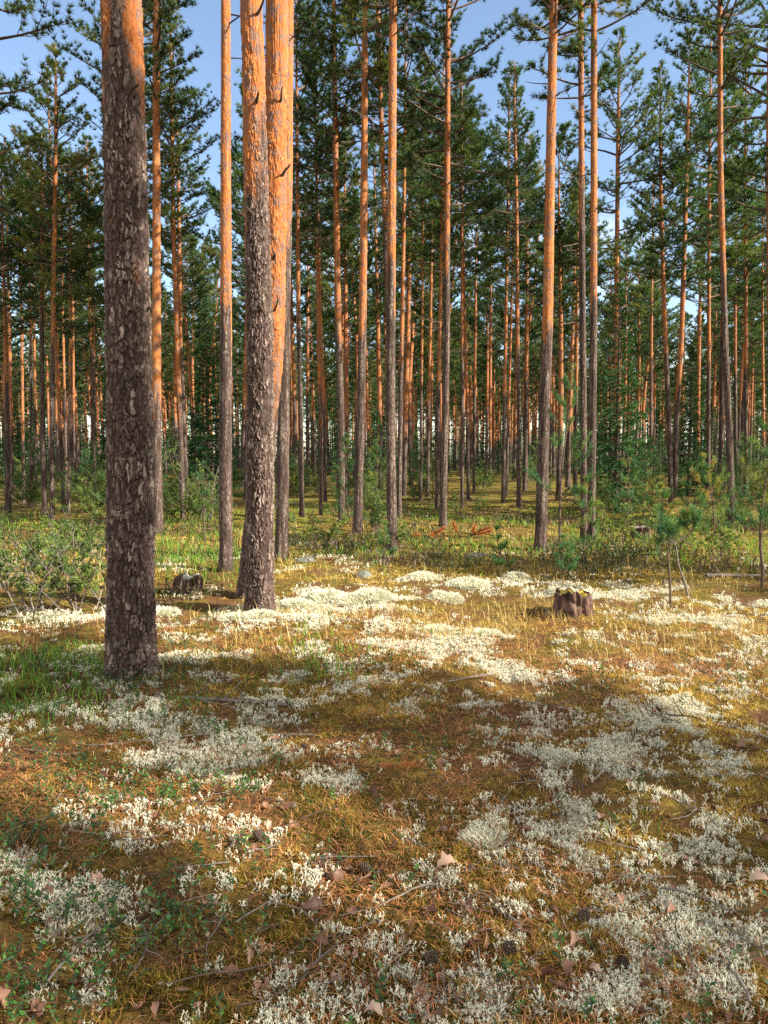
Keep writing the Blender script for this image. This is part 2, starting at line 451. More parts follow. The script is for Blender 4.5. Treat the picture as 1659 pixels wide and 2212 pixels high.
# ------------------------------------------------------------------ trunks
def trunk_mesh(name, path, radii, sides, segs, orange_z, seed, near=False, flare=.4):
    """tapered trunk along a path of points (local coordinates), its bark modelled on the surface"""
    path = np.asarray(path, float)
    z = path[:, 2]
    zz = np.linspace(z[0], z[-1], segs) if not near else np.concatenate([np.linspace(z[0], near, int(segs * .92), endpoint=False), np.linspace(near, z[-1], segs - int(segs * .92))])
    # smooth interpolation of the axis
    def interp(c):
        lin = np.interp(zz, z, c)
        k = max(3, int(len(zz) * .06)) | 1
        pad = np.pad(lin, k // 2, mode="edge")
        return np.convolve(pad, np.ones(k) / k, "valid")
    cx, cy = interp(path[:, 0]), interp(path[:, 1])
    rr = np.interp(zz, z, radii)
    th = np.arange(sides) * 2 * PI / sides
    Z, T = np.meshgrid(zz, th, indexing="ij")
    RRr = np.repeat(rr[:, None], sides, 1)
    ng = 5 + seed % 3
    RRr = RRr * (1 + flare * np.exp(-np.maximum(Z, 0) / (.22 if near else .13)) * (.75 + .35 * np.cos(ng * T + seed)))
    og = sstep(-1.1, 1.1, Z - orange_z + 2.2 * (fbm(np.cos(T) * 1.2 + seed, np.sin(T) * 1.2, Z * .9, 3, seed) - .5))
    if near:
        nu = max(8, int(round(2 * PI * rr[0] / .037)))
        wob = fbm(np.cos(T) * 4 + seed, np.sin(T) * 4, Z * 9, 3, seed + 3) - .5
        wob2 = fbm(np.cos(T) * 4 + 40 + seed, np.sin(T) * 4, Z * 9, 3, seed + 4) - .5
        f1, f2, cid = cells(T / (2 * PI) * nu + wob * 2.4, Z / .105 + wob2 * 2.4, nu, seed)
        f1b, f2b, cidb = cells(T / (2 * PI) * nu * 2 + wob * 4, Z / .055 + wob2 * 4, nu * 2, seed + 50)
        plate = sstep(.02, .2, f2 - f1) * (.35 + 1.0 * cid)
        small = sstep(.02, .3, f2b - f1b) * (.4 + .6 * cidb)
        rough = fbm(np.cos(T) * 14, np.sin(T) * 14, Z * 40, 3, seed + 8) - .5
        d_dark = .014 * plate + .007 * small + .011 * rough
        d_or = .006 * small * (cidb > .45) + .005 * plate * (cid > .6) + .004 * rough
        RRr = RRr + (d_dark * (1 - og) + d_or * og) - .015 + .008 * og
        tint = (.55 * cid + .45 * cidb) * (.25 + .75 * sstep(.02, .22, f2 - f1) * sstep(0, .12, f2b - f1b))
    else:
        rough = fbm(np.cos(T) * 3 + seed, np.sin(T) * 3, Z * 5, 3, seed + 8) - .5
        RRr = RRr * (1 + .16 * rough)
        tint = vnoise(np.cos(T) * 4 + seed, np.sin(T) * 4, Z * 4, seed + 2)
    X = cx[:, None] + RRr * np.cos(T); Y = cy[:, None] + RRr * np.sin(T)
    V = np.stack([X, Y, Z], -1).reshape(-1, 3)
    i = np.arange(segs - 1)[:, None] * sides; j = np.arange(sides)[None]; k = (j + 1) % sides
    F = np.stack([i + j, i + k, i + sides + k, i + sides + j], -1).reshape(-1, 4)
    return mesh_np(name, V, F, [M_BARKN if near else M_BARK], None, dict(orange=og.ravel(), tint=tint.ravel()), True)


def unit(v):
    v = np.asarray(v, float)
    return v / (np.linalg.norm(v) + 1e-9)


def bough(p, d, L, droop, n=5, wig=.06, rng=rnd):
    """points of a curved branch"""
    P = [np.array(p, float)]; d = unit(d)
    for i in range(n):
        d = unit(d + np.array([rng.gauss(0, wig), rng.gauss(0, wig), droop / n + rng.gauss(0, wig * .6)]))
        P.append(P[-1] + d * L / n)
    return np.array(P)


def tufts(mb, P, D, k, L, W, mat, tint, seed, spread_=.9, up=.25):
    """needle tufts: k pointed needles bunches from every point"""
    r = np.random.RandomState(seed)
    P = np.repeat(np.asarray(P), k, 0); D = np.repeat(np.asarray(D), k, 0); n = len(P)
    v = r.normal(size=(n, 3)); v /= np.linalg.norm(v, axis=1)[:, None]
    dd = D * .75 + v * spread_ + np.array([0, 0, up]); dd /= np.linalg.norm(dd, axis=1)[:, None]
    t = np.clip(np.repeat(np.asarray(tint), k) + r.normal(0, .12, n), 0, 1)
    mb.blades(P, dd, L * (.65 + .6 * r.rand(n)), W * (.7 + .6 * r.rand(n)), mat, t, r)


def pine_crown(seed, Hc, R, dense=1.0, blades=11, lod=1.0, dead=7, low=.62, fine=False):
    """crown of an old pine: whorls of boughs carrying flat layers of needle clumps; origin at its foot on the trunk axis"""
    g = random.Random(seed); mb = MB()
    TP, TD, TT = [], [], []
    z = 0.0
    while z < Hc - .15:
        t = z / Hc
        prof = (low + (1 - low) * min(1, t / .3)) * (1 - .9 * max(0, (t - .3) / .7) ** 1.5)
        a0 = g.random() * 2 * PI
        for b in range(g.choice((3, 4, 4, 5))):
            if g.random() > .72 * dense + .2 * t: continue
            az = a0 + b * 2 * PI / 4.5 + g.gauss(0, .3)
            L = R * prof * g.uniform(.6, 1.2)
            el = R_(2 + 52 * t ** 1.3) + g.gauss(0, .14)
            d = np.array([math.cos(az) * math.cos(el), math.sin(az) * math.cos(el), math.sin(el)])
            P = bough((0, 0, z + g.uniform(-.1, .1)), d, L, .35, 5, .1, g)
            mb.tube(P, np.linspace(.011 + .011 * L, .005, 6), 4, 0, g.random(), False)
            tint = min(1, max(0, g.gauss(.42 + .12 * t, .15)))
            ns = max(2, int(L / (.17 / lod)))
            for q in range(ns):
                s = .28 + .72 * (q + g.random() * .8) / ns
                x = s * 5; i = min(4, int(x)); base = P[i] + (P[i + 1] - P[i]) * (x - i)
                dm = unit(P[i + 1] - P[i]); side = unit(np.cross(dm, (0, 0, 1))) * (1 if q % 2 else -1)
                l = max(.14, L * .42 * (1.15 - s * .7) * g.uniform(.6, 1.25))
                Q = bough(base, dm * .75 + side * g.uniform(.5, 1.0) + np.array([0, 0, g.uniform(0, .35)]), l, .3, 3, .12, g)
                if lod > .6: mb.tube(Q, np.linspace(.008, .004, 4), 3, 0, .3, False)
                nt_ = max(2, int(l / (.075 / lod)))
                for w in range(nt_):
                    y = .25 + .75 * (w + .5) / nt_; xx = y * 3; ii = min(2, int(xx))
                    c = Q[ii] + (Q[ii + 1] - Q[ii]) * (xx - ii)
                    TP.append(c + np.array([g.gauss(0, .035), g.gauss(0, .035), g.gauss(.02, .03)])); TD.append(unit(Q[ii + 1] - Q[ii])); TT.append(tint + g.gauss(0, .06))
            for w in range(int(4 + 5 * lod)):
                s = g.uniform(.55, 1); xx = s * 5; ii = min(4, int(xx))
                TP.append(P[ii] + (P[ii + 1] - P[ii]) * (xx - ii) + np.array([0, 0, .02])); TD.append(unit(P[ii + 1] - P[ii])); TT.append(tint)
        z += g.uniform(.26, .40)
    for q in range(dead):     # bare dead branches under the crown
        zz = -g.random() ** 1.4 * Hc * .42; az = g.random() * 2 * PI
        L = g.uniform(.25, 1.0)
        P = bough((0, 0, zz), (math.cos(az), math.sin(az), g.uniform(-.15, .3)), L, .15, 4, .16, g)
        mb.tube(P, np.linspace(.013, .004, 5), 3, 0, .2, False)
        if L > .55:
            mb.tube(bough(P[2], unit(P[3] - P[2]) + np.array([g.gauss(0, .6), g.gauss(0, .6), .2]), L * .4, .1, 3, .15, g), np.linspace(.007, .003, 4), 3, 0, .2, False)
    if fine:
        tufts(mb, TP, TD, 24, .105, .012, 1, TT, seed)
        return mb
    tufts(mb, TP, TD, blades, .135 if lod >= 1 else .135 / lod ** .6, .026 / lod, 1, TT, seed)
    return mb


CROWNS = []; FINE = []
for i, (Hc, R, dn) in enumerate([(7.0, 1.55, .95), (7.4, 1.75, .9), (6.5, 1.4, 1.0), (8.0, 1.9, .85), (7.2, 1.3, 1.05), (6.8, 1.6, .9), (7.6, 1.5, 1.0), (7.0, 1.85, .8)]):
    FINE.append((pine_crown(100 + i, Hc, R, dn, fine=True).mesh("pine_crown", [M_TWIG, M_PINE]), Hc))
    CROWNS.append((pine_crown(100 + i, Hc, R, dn).mesh("pine_crown", [M_TWIG, M_PINE]), Hc))

# ------------------------------------------------------------------ surveyed pines
# base x, base y (or depth), further axis points up the stem (x, y), width low, width high (px of the survey), orange height, tree height, crown foot, label
NEARC = []
TREES = []


def T(label, pts, w, og=3.8, H=None, cf=None, depth=None, crown=None, group=None, cs=1.0, name="pine_tree"):
    TREES.append(dict(label=label, pts=pts, w=w, og=og, H=H, cf=cf, depth=depth, crown=crown, group=group, cs=cs, name=name))


T("thick dark plated pine nearest the camera with orange flaking bark high up", [(283, 1488), (281, 1100), (277, 700), (270, 350), (262, 0)], (100, 81), 3.6, 17, 9)
T("second thick pine with pale sunlit bark standing before a leaning orange pine", [(559, 1333), (562, 1100), (562, 737), (553, 400), (544, 0)], (60, 45), 4.0, 16.5, 9)
T("leaning pine with bright orange upper trunk tucked right behind a thick pale pine", [(533, 1300), (566, 1000), (590, 737), (595, 400), (597, 0)], (52, 46), 1.9, 16.5, 9)
T("dark straight pine in shade peeping out right of the bright orange leaning trunk", [(607, 1212), (611, 1000), (613, 737), (619, 400), (622, 0)], (28, 24), 4.6, 15.5, 8.5)
T("straight pine with dark foot and glowing orange stem between the two thickest trunks", [(488, 1240), (487, 1000), (488, 737), (488, 350), (488, 0)], (29, 19), 3.1, 15.5, 9)
T("slim pine with sunlit right edge just right of the thickest trunk", [(341, 1152), (338, 900), (338, 737), (338, 350), (337, 0)], (22, 13), 2.6, 14.5, 7.6)
T("thin sunlit pine nearly hidden behind the right edge of the thickest trunk", [(312, 1130), (309, 737), (307, 350), (306, 100)], (12, 9), 2.5, 12.5, 7)
T("leaning orange pine with a dark twin close behind its right side", [(395, 1123), (391, 950), (382, 737), (375, 500), (372, 300)], (11, 8), 2.6, 12, 6.4)
T("dark thin pine half hidden behind the orange leaning pine", [(404, 1075), (397, 900), (390, 737), (386, 450)], (10, 7), 5, 13.5, 7.4)
T("pine with orange top at the far left border of the photo", [(17, 1110), (15, 900), (12, 737), (10, 300)], (13, 9), 3.4, 9.2, 4.6)
T("thin pine directly behind the pine at the left border", [(27, 1088), (24, 900), (20, 700)], (8, 6), 2.6, 11.3, 5.7)
T("thin bright orange pine rising from young pines left of a thick trunk", [(51, 1086), (49, 900), (47, 700)], (7, 5.5), 1.8, 10.9, 5.5)
T("greyish thin pine beside the bright orange thin pine", [(68, 1094), (67, 900), (66, 700)], (7, 5.5), 5, 10.7, 5.3)
T("thin straight pine with its foot hidden in green shrubs on the left", [(77, 1076), (76, 900), (74, 700)], (6.6, 5), 3.5, 11.7, 5.8)
T("dark pine in shade with shrubs round its foot at the left", [(97, 1112), (92, 900), (90, 737), (92, 500)], (12, 8), 5.2, 9.5, 4.8)
T("slim pine with small pointed pale green crown against the blue sky", [(112, 1126), (112, 900), (114, 737), (119, 430), (121, 260)], (11, 7.5), 4.2, 10.5, 4.9, None, 2)
T("orange pine leaning left beside the pointed pale green pine", [(139, 1098), (128, 876), (122, 737), (116, 560)], (10, 7), 2.4, 12, 6.2)
T("thin pine close behind the orange left leaning pine", [(144, 1087), (140, 876), (136, 700)], (6.6, 5), 3.6, 11.1, 5.5)
T("thin pine rising from a pale lit patch of ground on the left", [(148, 1117), (151, 876), (152, 700)], (6.6, 5), 3.4, 8.5, 4.2)
T("slender pine with rosy trunk left of a thin leaning one", [(161, 1064), (159, 876), (158, 700)], (5.5, 4.5), 2.8, 13.3, 6.7)
T("thin pine leaning left with its foot in yellow grass beside the thickest trunk", [(208, 1103), (204, 976), (198, 876), (195, 700)], (5.8, 4.6), 4, 10.0, 5.0)
T("brownish pine close to the thickest trunk on its left", [(204, 1074), (203, 876), (202, 650)], (7, 5.5), 5.2, 12.1, 6.0)
T("dark small pine rising through shrubs right of the pale second pine", [(652, 1116), (650, 900), (645, 737), (642, 350)], (11, 7.5), 4.6, 13, 6.6)
T("orange streaked pine, left one of a close pair in the middle", [(693, 1111), (692, 900), (687, 737), (684, 450)], (8.4, 6), 2.8, 12.5, 6.5)
T("paler pine, right one of a close pair in the middle", [(703, 1087), (700, 900), (694, 737)], (8, 6), 3.2, 14.4, 7.6)
T("brown orange pine with dark plated foot and bare side branches", [(738, 1127), (737, 900), (731, 737), (726, 400), (722, 100)], (16, 11), 4.4, 13.5, 6.6)
T("straight pine with dark lower and smooth glowing orange upper trunk in the middle", [(771, 1157), (779, 900), (783, 737), (787, 350), (788, 0)], (20, 12), 3.9, 14.5, 8)
T("pine with a knob on its bark and low plants round its foot", [(848, 1192), (843, 900), (844, 737), (847, 350), (849, 0)], (22, 16), 4.2, 15, 8)
T("thin dark pine close left behind the pine with the knob", [(852, 1130), (842, 800), (832, 500), (815, 0)], (12, 9), 6.5, 14.5, 7.6)
T("dark footed pine just right of the pine with the knob", [(862, 1117), (865, 876), (868, 737), (872, 500)], (11, 8), 4.1, 13.2, 7)
T("bright orange pine leaning right behind the pine with the knob", [(872, 1070), (876, 876), (881, 737), (886, 400)], (12, 8.5), 2.6, 14.5, 8)
T("thin pine left of the dark straight pine by the orange dead branch", [(909, 1085), (910, 876), (912, 700)], (6.6, 5), 4, 14, 7.6)
T("tall thin pine in the dense middle rows with dark foot", [(924, 1072), (926, 876), (930, 700)], (7.5, 6), 3.5, 14.8, 8)
T("slim pine touching the dark straight pine on its left", [(944, 1101), (946, 876), (950, 737), (954, 500)], (10, 7), 3.2, 13, 7)
T("dark straight pine behind the orange dead branch", [(956, 1139), (962, 876), (965, 737), (966, 350), (968, 50)], (16, 10.5), 5.6, 13.6, 6.4, None, 3, None, 1.0)
T("dark pine with a shrub at its foot, left one of a mid pair", [(998, 1099), (999, 876), (998, 700)], (8, 6.2), 4.6, 12.5, 6.6)
T("glowing orange pine, right one of a mid pair", [(1012, 1080), (1010, 876), (1004, 700)], (8, 6), 2.8, 14, 7.6)
T("brown slim pine with foot lost in shrubs right of the middle", [(1024, 1061), (1025, 876), (1027, 700)], (6.6, 5), 4.4, 15, 8.2)
T("very straight bright pine in the far middle rows", [(1059, 1050), (1059, 876), (1060, 700)], (6.6, 5.2), 2.2, 15.4, 8.6)
T("pine left of the dark pine, with a second leaning stem behind it", [(1087, 1088), (1089, 876), (1092, 737), (1096, 500)], (9, 7), 3.3, 13.4, 7.2)
T("thin pine leaning right between two straight ones", [(1093, 1070), (1099, 876), (1104, 700)], (6.6, 5), 2.6, 14, 7.8)
T("dark pine carrying the pointed crown in the middle of the sky gap", [(1121, 1098), (1121, 876), (1118, 737), (1116, 450), (1112, 260)], (10, 6.5), 4.6, 12.4, 5.8, None, 4)
T("stout dark footed pine with orange upper trunk before the young pine", [(1167, 1186), (1176, 876), (1182, 737), (1189, 350), (1196, 0)], (26, 17), 3.1, 15.5, 8, None, 1)
T("grey brown pine seen through the young pine, left one of two straight neighbours", [(1262, 1168), (1260, 876), (1259, 737), (1256, 350), (1254, 0)], (15, 11), 5.8, 14.5, 7.6)
T("straight pine with dark foot, right one of two straight neighbours", [(1278, 1174), (1280, 876), (1282, 737), (1283, 350), (1283, 0)], (17, 12), 4.0, 15, 8.2, None, 3)
T("pine rising behind the dark spruce on the right with broad green crown", [(1330, 1090), (1330, 876), (1332, 600), (1335, 300)], (11, 8.5), 2.6, 14, 7, None, 7, None, 1.15)
T("smooth greyish thin pine just right of the dark spruce", [(1406, 1052), (1406, 876), (1407, 700)], (7, 6), 6, 15, 8.2)
T("twin pine, left stem leaning left from a shared foot", [(1451, 1090), (1444, 884), (1437, 737), (1428, 450)], (11.5, 8), 4.6, 13.2, 6.9)
T("twin pine, right stem leaning right from a shared foot", [(1457, 1090), (1462, 884), (1472, 737), (1484, 330)], (11.5, 8.5), 3.4, 14.2, 6.6, None, 6)
T("bright orange pine right of the twin stems", [(1508, 1046), (1508, 876), (1511, 700)], (9, 7), 2.0, 15.5, 8.4)
T("thick dark shaded pine left of a leaning dark one near the right border", [(1557, 1066), (1559, 876), (1560, 737)], (12, 9), 6.2, 14.5, 7.4)
T("dark crooked pine leaning left near the right border", [(1583, 1147), (1576, 950), (1566, 737), (1556, 350), (1555, 0)], (14.5, 9.5), 5.2, 14.5, 7.8, None, 0)
T("dark thin pine behind the dark crooked pine", [(1590, 1060), (1589, 876), (1588, 700)], (7, 6), 5.5, 14.5, 7.8)
T("dark pine leaning right beside the dark crooked pine", [(1601, 1050), (1606, 876), (1612, 700), (1620, 450)], (11, 8), 4.9, 14, 7)
T("thin orange pine close to the right border of the photo", [(1651, 1052), (1649, 876), (1647, 700)], (6.6, 5), 2.8, 15, 8)

T("pine standing half outside the left border with dark crown against the sky", [(-45, 1160), (-42, 737), (-40, 300)], (16, 12), 4, 14.5, 6.6, None, 2, None, .95)
T("pine hidden behind the thickest trunk whose dark crown shows on both sides", [(262, 1120), (258, 737), (256, 300)], (11, 9), 4, 14.5, 6.2, None, 4, None, 1.0)
T("dark leafy pine cut by the right border of the photo", [(1668, 1120), (1664, 737), (1660, 300)], (12, 10), 5, 15.5, 6.4, None, 7, None, 1.0)
T("broad crowned pine between the orange pine and the crooked dark pine", [(1530, 1080), (1531, 737), (1532, 400)], (9, 7), 4.4, 15.2, 6.8, None, 5, None, 1.0)
T("leafy pine filling the sky behind the crooked dark pine", [(1612, 1075), (1611, 737), (1609, 400)], (9, 7), 4.4, 16, 7, None, 1, None, 1.05)
placed = []     # (x, y) of every pine


def build_tree(k, t):
    pts = t["pts"]
    X0, Y0 = ground_at(*pts[0])
    d = t["depth"] or Y0
    z0 = float(ground_h(X0, Y0))
    root = bpy.data.objects.new(t["name"], None); C.objects.link(root); root.location = (X0, d, z0)
    tag(root, t["label"], "tree", t["group"] or "surveyed pines of the open forest")
    P = [(0, 0, -.25)]
    slant = math.hypot(1, 0)
    for (px, py) in pts[1:]:
        x, z = at_depth(px, py, d)
        P.append((x - X0, 0, z - z0))
    H, cf = t["H"], t["cf"]
    P = [p for p in P if p[2] < H - 1]
    if len(P) == 1: P.append((0, 0, H * .4))
    a, b = np.array(P[-2]), np.array(P[-1])
    sl = (b - a) / max(.1, b[2] - a[2]) * .6
    if P[-1][2] < H - 1.5:
        zz = P[-1][2]
        for q in (.5, 1.0):
            z = zz + (H - zz) * q
            P.append((b[0] + sl[0] * (z - zz), 0, z))
    P = np.array(P)
    dep = d * cp
    r0, r1 = t["w"][0] / SV / FPX * dep / 2, t["w"][1] / SV / FPX * dep / 2
    ztop = at_depth(*pts[-1], d)[1] - z0
    rad = np.interp(P[:, 2], [-.25, 0.3, max(1., ztop), H], [r0 * 1.0, r0, r1, .012]) if ztop < H - .5 else np.interp(P[:, 2], [-.25, .3, H], [r0, r0, .012])
    near = 5.2 if k < 3 else False
    if k == 0: near = 4.9
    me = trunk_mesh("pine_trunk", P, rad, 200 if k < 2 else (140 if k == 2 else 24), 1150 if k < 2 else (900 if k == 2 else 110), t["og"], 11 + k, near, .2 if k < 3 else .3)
    tr = obj("trunk", me, root)
    ci = t["crown"] if t["crown"] is not None else (k * 5 + 3) % len(CROWNS)
    cm, Hc = (FINE if d < 24 else CROWNS)[ci]
    cr = obj("crown", cm, root)
    s = (H - cf) / Hc
    cx = float(np.interp(cf, P[:, 2], P[:, 0])); cxt = float(np.interp(H, P[:, 2], P[:, 0]))
    cr.location = (cx, 0, cf)
    cr.rotation_euler = (0, math.atan2(cxt - cx, H - cf), 0)
    w = s * (.75 + .25 / max(s, .3)) * t["cs"]
    M = Matrix.Translation((cx, 0, cf)) @ Matrix.Rotation(math.atan2(cxt - cx, H - cf), 4, 'Y') @ Matrix.Rotation(k * 2.4, 4, 'Z') @ Matrix.Diagonal((w, w, s, 1))
    cr.matrix_basis = M
    placed.append((X0, d))
    return root, tr, P, rad


ROOTS = []
for k, t in enumerate(TREES):
    ROOTS.append(build_tree(k, t))

# broken branch stubs on the near trunks
def stub(k, z, az, L, r, ang=.4):
    root, tr, P, rad = ROOTS[k]
    x = float(np.interp(z, P[:, 2], P[:, 0])); rr = float(np.interp(z, P[:, 2], rad))
    mb = MB(); g = random.Random(int(z * 100) + k)
    d = np.array([math.cos(az), math.sin(az), ang])
    p0 = np.array([x, 0, z]) + unit(d * [1, 1, 0]) * rr * .9
    Q = bough(p0, d, L, .2, 4, .22, g)
    mb.tube(Q, np.linspace(r, r * .45, 5), 6, 0, .1)
    o = obj("branch_stub", mb.mesh("branch_stub", [M_TWIG]), tr)


for a in [(0, 3.55, -1.0, .10, .018), (0, 2.3, -.2, .05, .014), (1, 4.55, -1.2, .16, .016), (1, 3.6, -1.9, .12, .016), (1, 2.75, -1.2, .08, .018), (1, 5.3, -.9, .2, .014),
          (2, 4.9, -1.0, .14, .014), (2, 4.2, -.8, .16, .016), (2, 3.4, -1.5, .12, .018), (2, 2.9, -1.3, .2, .013), (2, 4.5, -1.9, .1, .014)]:
    stub(*a)

# ------------------------------------------------------------------ the other pines
PROTO = []
FINE.append((pine_crown(108, 7.0, 1.6, .42, fine=True).mesh("pine_crown", [M_TWIG, M_PINE]), 7.0))
for i in range(9):
    H = 14.2 + (i * 37 % 10) * .22
    cf = H * (.44 + .03 * (i % 4))
    g = random.Random(70 + i)
    lean = (g.gauss(0, .25), g.gauss(0, .25)); bow = g.gauss(0, .14)
    P = [(0, 0, -.2)] + [(lean[0] * q + bow * math.sin(q * 5), lean[1] * q, H * q) for q in (.15, .3, .5, .75, 1.0)]
    rad = [.115, .105, .094, .08, .052, .012]
    me = trunk_mesh("pine_trunk", P, rad, 14, 60, 3.1 + (i % 4) * .6, 300 + i)
    root = bpy.data.objects.new("pine_tree", None)
    tr = bpy.data.objects.new("trunk", me); tr.parent = root
    cm, Hc = CROWNS[(i * 3) % 8] if i < 8 else FINE[8]
    cr = bpy.data.objects.new("crown", cm); cr.parent = root
    s = (H - cf) / Hc
    cr.matrix_basis = Matrix.Translation((lean[0] * .5 + bow * .6, lean[1] * .5, cf)) @ Matrix.Rotation(i * 1.1, 4, 'Z') @ Matrix.Diagonal((s, s, s, 1))
    PROTO.append((root, H))


def in_view(x, y, m=0.0):
    return y > 1 and abs(x) < y * .53 + m


def far_pine(x, y, label, group, sc=1.0, i=None):
    i = rnd.randrange(8) if i is None else i
    o = copy_tree(PROTO[i][0], (x, y, float(ground_h(x, y))), rnd.random() * 2 * PI, sc)
    tag(o, label, "tree", group)
    placed.append((x, y))
    return o


def free(x, y, d):
    return all((x - a) ** 2 + (y - b) ** 2 > d * d for a, b in placed)


# rows behind: pines in view, further than the surveyed ones
n = 0; tries = 0
while n < 125 and tries < 6000:
    tries += 1
    y = 24 + 40 * rnd.random() ** .85
    x = (rnd.random() * 2 - 1) * (y * .56 + 2)
    if not free(x, y, 2.3): continue
    vx = x / y * FPX * SV + 829
    # keep the gaps of sky of the photograph open
    if y < 36 and (960 < vx < 1090 or 1390 < vx < 1450 or 170 < vx < 220): continue
    left = vx < 235 and y < 46
    far_pine(x, y, "slender pine with orange upper stem among the crowded far rows of trunks", "far pines of the crowded rows", rnd.uniform(.62, .78) if left else rnd.uniform(.82, 1.08)); n += 1

# pines beside and behind the camera: they throw the shade that lies over the foreground
n = 0; tries = 0
def shade_ok(x, y):
    u = x * sun_n[0] + y * sun_n[1]
    u = -u if sun_n[1] < 0 else u
    if 4.2 < u < 9.4: return x > 36
    if 11.2 < u < 16.5: return x > 30
    if -1 < u <= 4.2: return x > 34
    return True
UB = -1.55 * abs(sun_n[0]) + 4.75 * abs(sun_n[1])
for u, t_ in [(UB - .1, 17), (UB - .1, 10), (UB + .2, 21), (2.0, 20), (.2, 21), (-1.8, 21), (-3.4, 18), (10.0, 17), (10.6, 23)]:
    far_pine(u * abs(sun_n[0]) + t_ * sun_h[0], u * abs(sun_n[1]) + t_ * sun_h[1], "pine standing outside the picture beside the clearing", "pines beside the clearing", rnd.uniform(.95, 1.05), 8 if u < 3.6 else None)
while n < 44 and tries < 8000:
    tries += 1
    x = rnd.uniform(4, 40); y = rnd.uniform(-24, 26)
    if in_view(x, y, 2.6): continue
    if not free(x, y, 2.2 if y < 4 else 2.8) or not shade_ok(x, y): continue
    far_pine(x, y, "pine standing outside the picture beside the clearing", "pines beside the clearing", rnd.uniform(.92, 1.08)); n += 1
for i in range(16):
    y = 3 + i * 2.2; x = -(y * .55 + rnd.uniform(2.2, 5))
    if free(x, y, 2): far_pine(x, y, "pine standing outside the picture beyond the left edge", "pines beyond the left edge", rnd.uniform(.92, 1.08))


# ------------------------------------------------------------------ distant wood, one mass
def distant_wood():
    protos = []
    for i in range(4):
        mb = pine_crown(500 + i, 7.2, 1.6, 1.0, 5, .42, 2)
        V, F, M, T_ = mb.arrays(); V = V + [0, 0, 7.2]
        tb = MB(); zz = np.array([-.2, 2, 5, 9, 14.4])
        tb.tube(np.stack([0 * zz, 0 * zz, zz], 1), [.115, .10, .09, .07, .015], 7, 2, .5)
        a = tb.arrays()
        protos.append((np.concatenate([V, a[0]]), np.concatenate([F, a[1] + len(V)]), np.concatenate([M, a[2]]), np.concatenate([T_, a[3]])))
    # dark young spruce that fills the depth between the stems
    sp = spruce(77, 4.6, 1.25, 4, .4); protos.append(sp.arrays())
    out = []
    g = np.random.RandomState(5)
    for i, p in enumerate(protos):
        n = 170 if i < 4 else 560
        y = (60 if i < 4 else 56) + (75 if i < 4 else 70) * g.rand(n) ** .8; x = (g.rand(n) * 2 - 1) * (y * .58 + 4)
        pos = np.stack([x, y, ground_h(x, y)], 1)
        pr = p if i < 4 else (p[0], p[1], np.where(p[2] == 1, 3, 0), p[3])
        out.append(replicate(pr, pos, g.rand(n) * 6.28, (.9 + .2 * g.rand(n)) if i < 4 else .5 + 1.5 * g.rand(n) ** 1.5, (g.rand(n, 2) - .5) * .04, (g.rand(n) - .5) * .25))
    off = 0; VV, FF, MM, TT = [], [], [], []
    for V, F, M, T_ in out:
        VV.append(V); FF.append(F + off); MM.append(M); TT.append(T_); off += len(V)
    V = np.concatenate(VV)
    og = sstep(2.2, 4.6, V[:, 2])
    me = mesh_np("distant_wood", V, np.concatenate(FF), [M_TWIG, M_PINE, M_BARK, M_SPRUCE], np.concatenate(MM), dict(tint=np.concatenate(TT), orange=og))
    tag(obj("distant_wood", me), "dense wall of far pines and young spruces closing the view", "wood", kind="stuff")


# ------------------------------------------------------------------ spruces, saplings, shrubs
def spruce(seed, H, R, blades=9, lod=1.0):
    g = random.Random(seed); mb = MB(); TP, TD, TT = [], [], []
    mb.tube([(0, 0, -.1), (0, 0, H * .5), (0, 0, H)], [.018 * H ** .7, .012 * H ** .7, .004], 6, 0, .3)
    z = .15
    while z < H - .1:
        t = z / H
        a0 = g.random() * 6.28; nb = 6 if lod > .6 else 5
        for b in range(nb):
            if g.random() < .12: continue
            L = R * max(0, 1 - t) ** .85 * g.uniform(.65, 1.15) + .05
            az = a0 + b * 6.28 / nb + g.gauss(0, .2)
            el = R_(-12 + 50 * t) + g.gauss(0, .1)
            P = bough((0, 0, z), (math.cos(az) * math.cos(el), math.sin(az) * math.cos(el), math.sin(el)), L, .25 if t > .3 else .1, 5, .05, g)
            mb.tube(P, np.linspace(.006 + .006 * L, .003, 6), 3, 0, .2, False)
            tint = g.gauss(.45, .18)
            ns = max(3, int(L / (.10 / lod)))
            for q in range(ns):
                s = .15 + .85 * (q + g.random()) / ns; x = s * 5; i = min(4, int(x))
                base = P[i] + (P[i + 1] - P[i]) * (x - i); dm = unit(P[i + 1] - P[i])
                sd = unit(np.cross(dm, (0, 0, 1))) * (1 if q % 2 else -1)
                l = max(.06, .42 * L * (1.1 - s * .8)) * g.uniform(.6, 1.2)
                dr = unit(dm * .8 + sd * .8 + np.array([0, 0, -.25]))
                m = max(1, int(l / (.055 / lod)))
                for w in range(m):
                    TP.append(base + dr * l * (w + .3) / m + np.array([0, 0, -.06 * ((w + .3) / m) ** 2])); TD.append(dr); TT.append(tint + g.gauss(0, .06) + .25 * (w + .5) / m * (w == m - 1))
        z += g.uniform(.12, .19) / max(.6, lod)
    tufts(mb, TP, TD, blades, .085 / lod ** .7, .022 / lod, 1, TT, seed, .75, -.05)
    return mb


distant_wood()


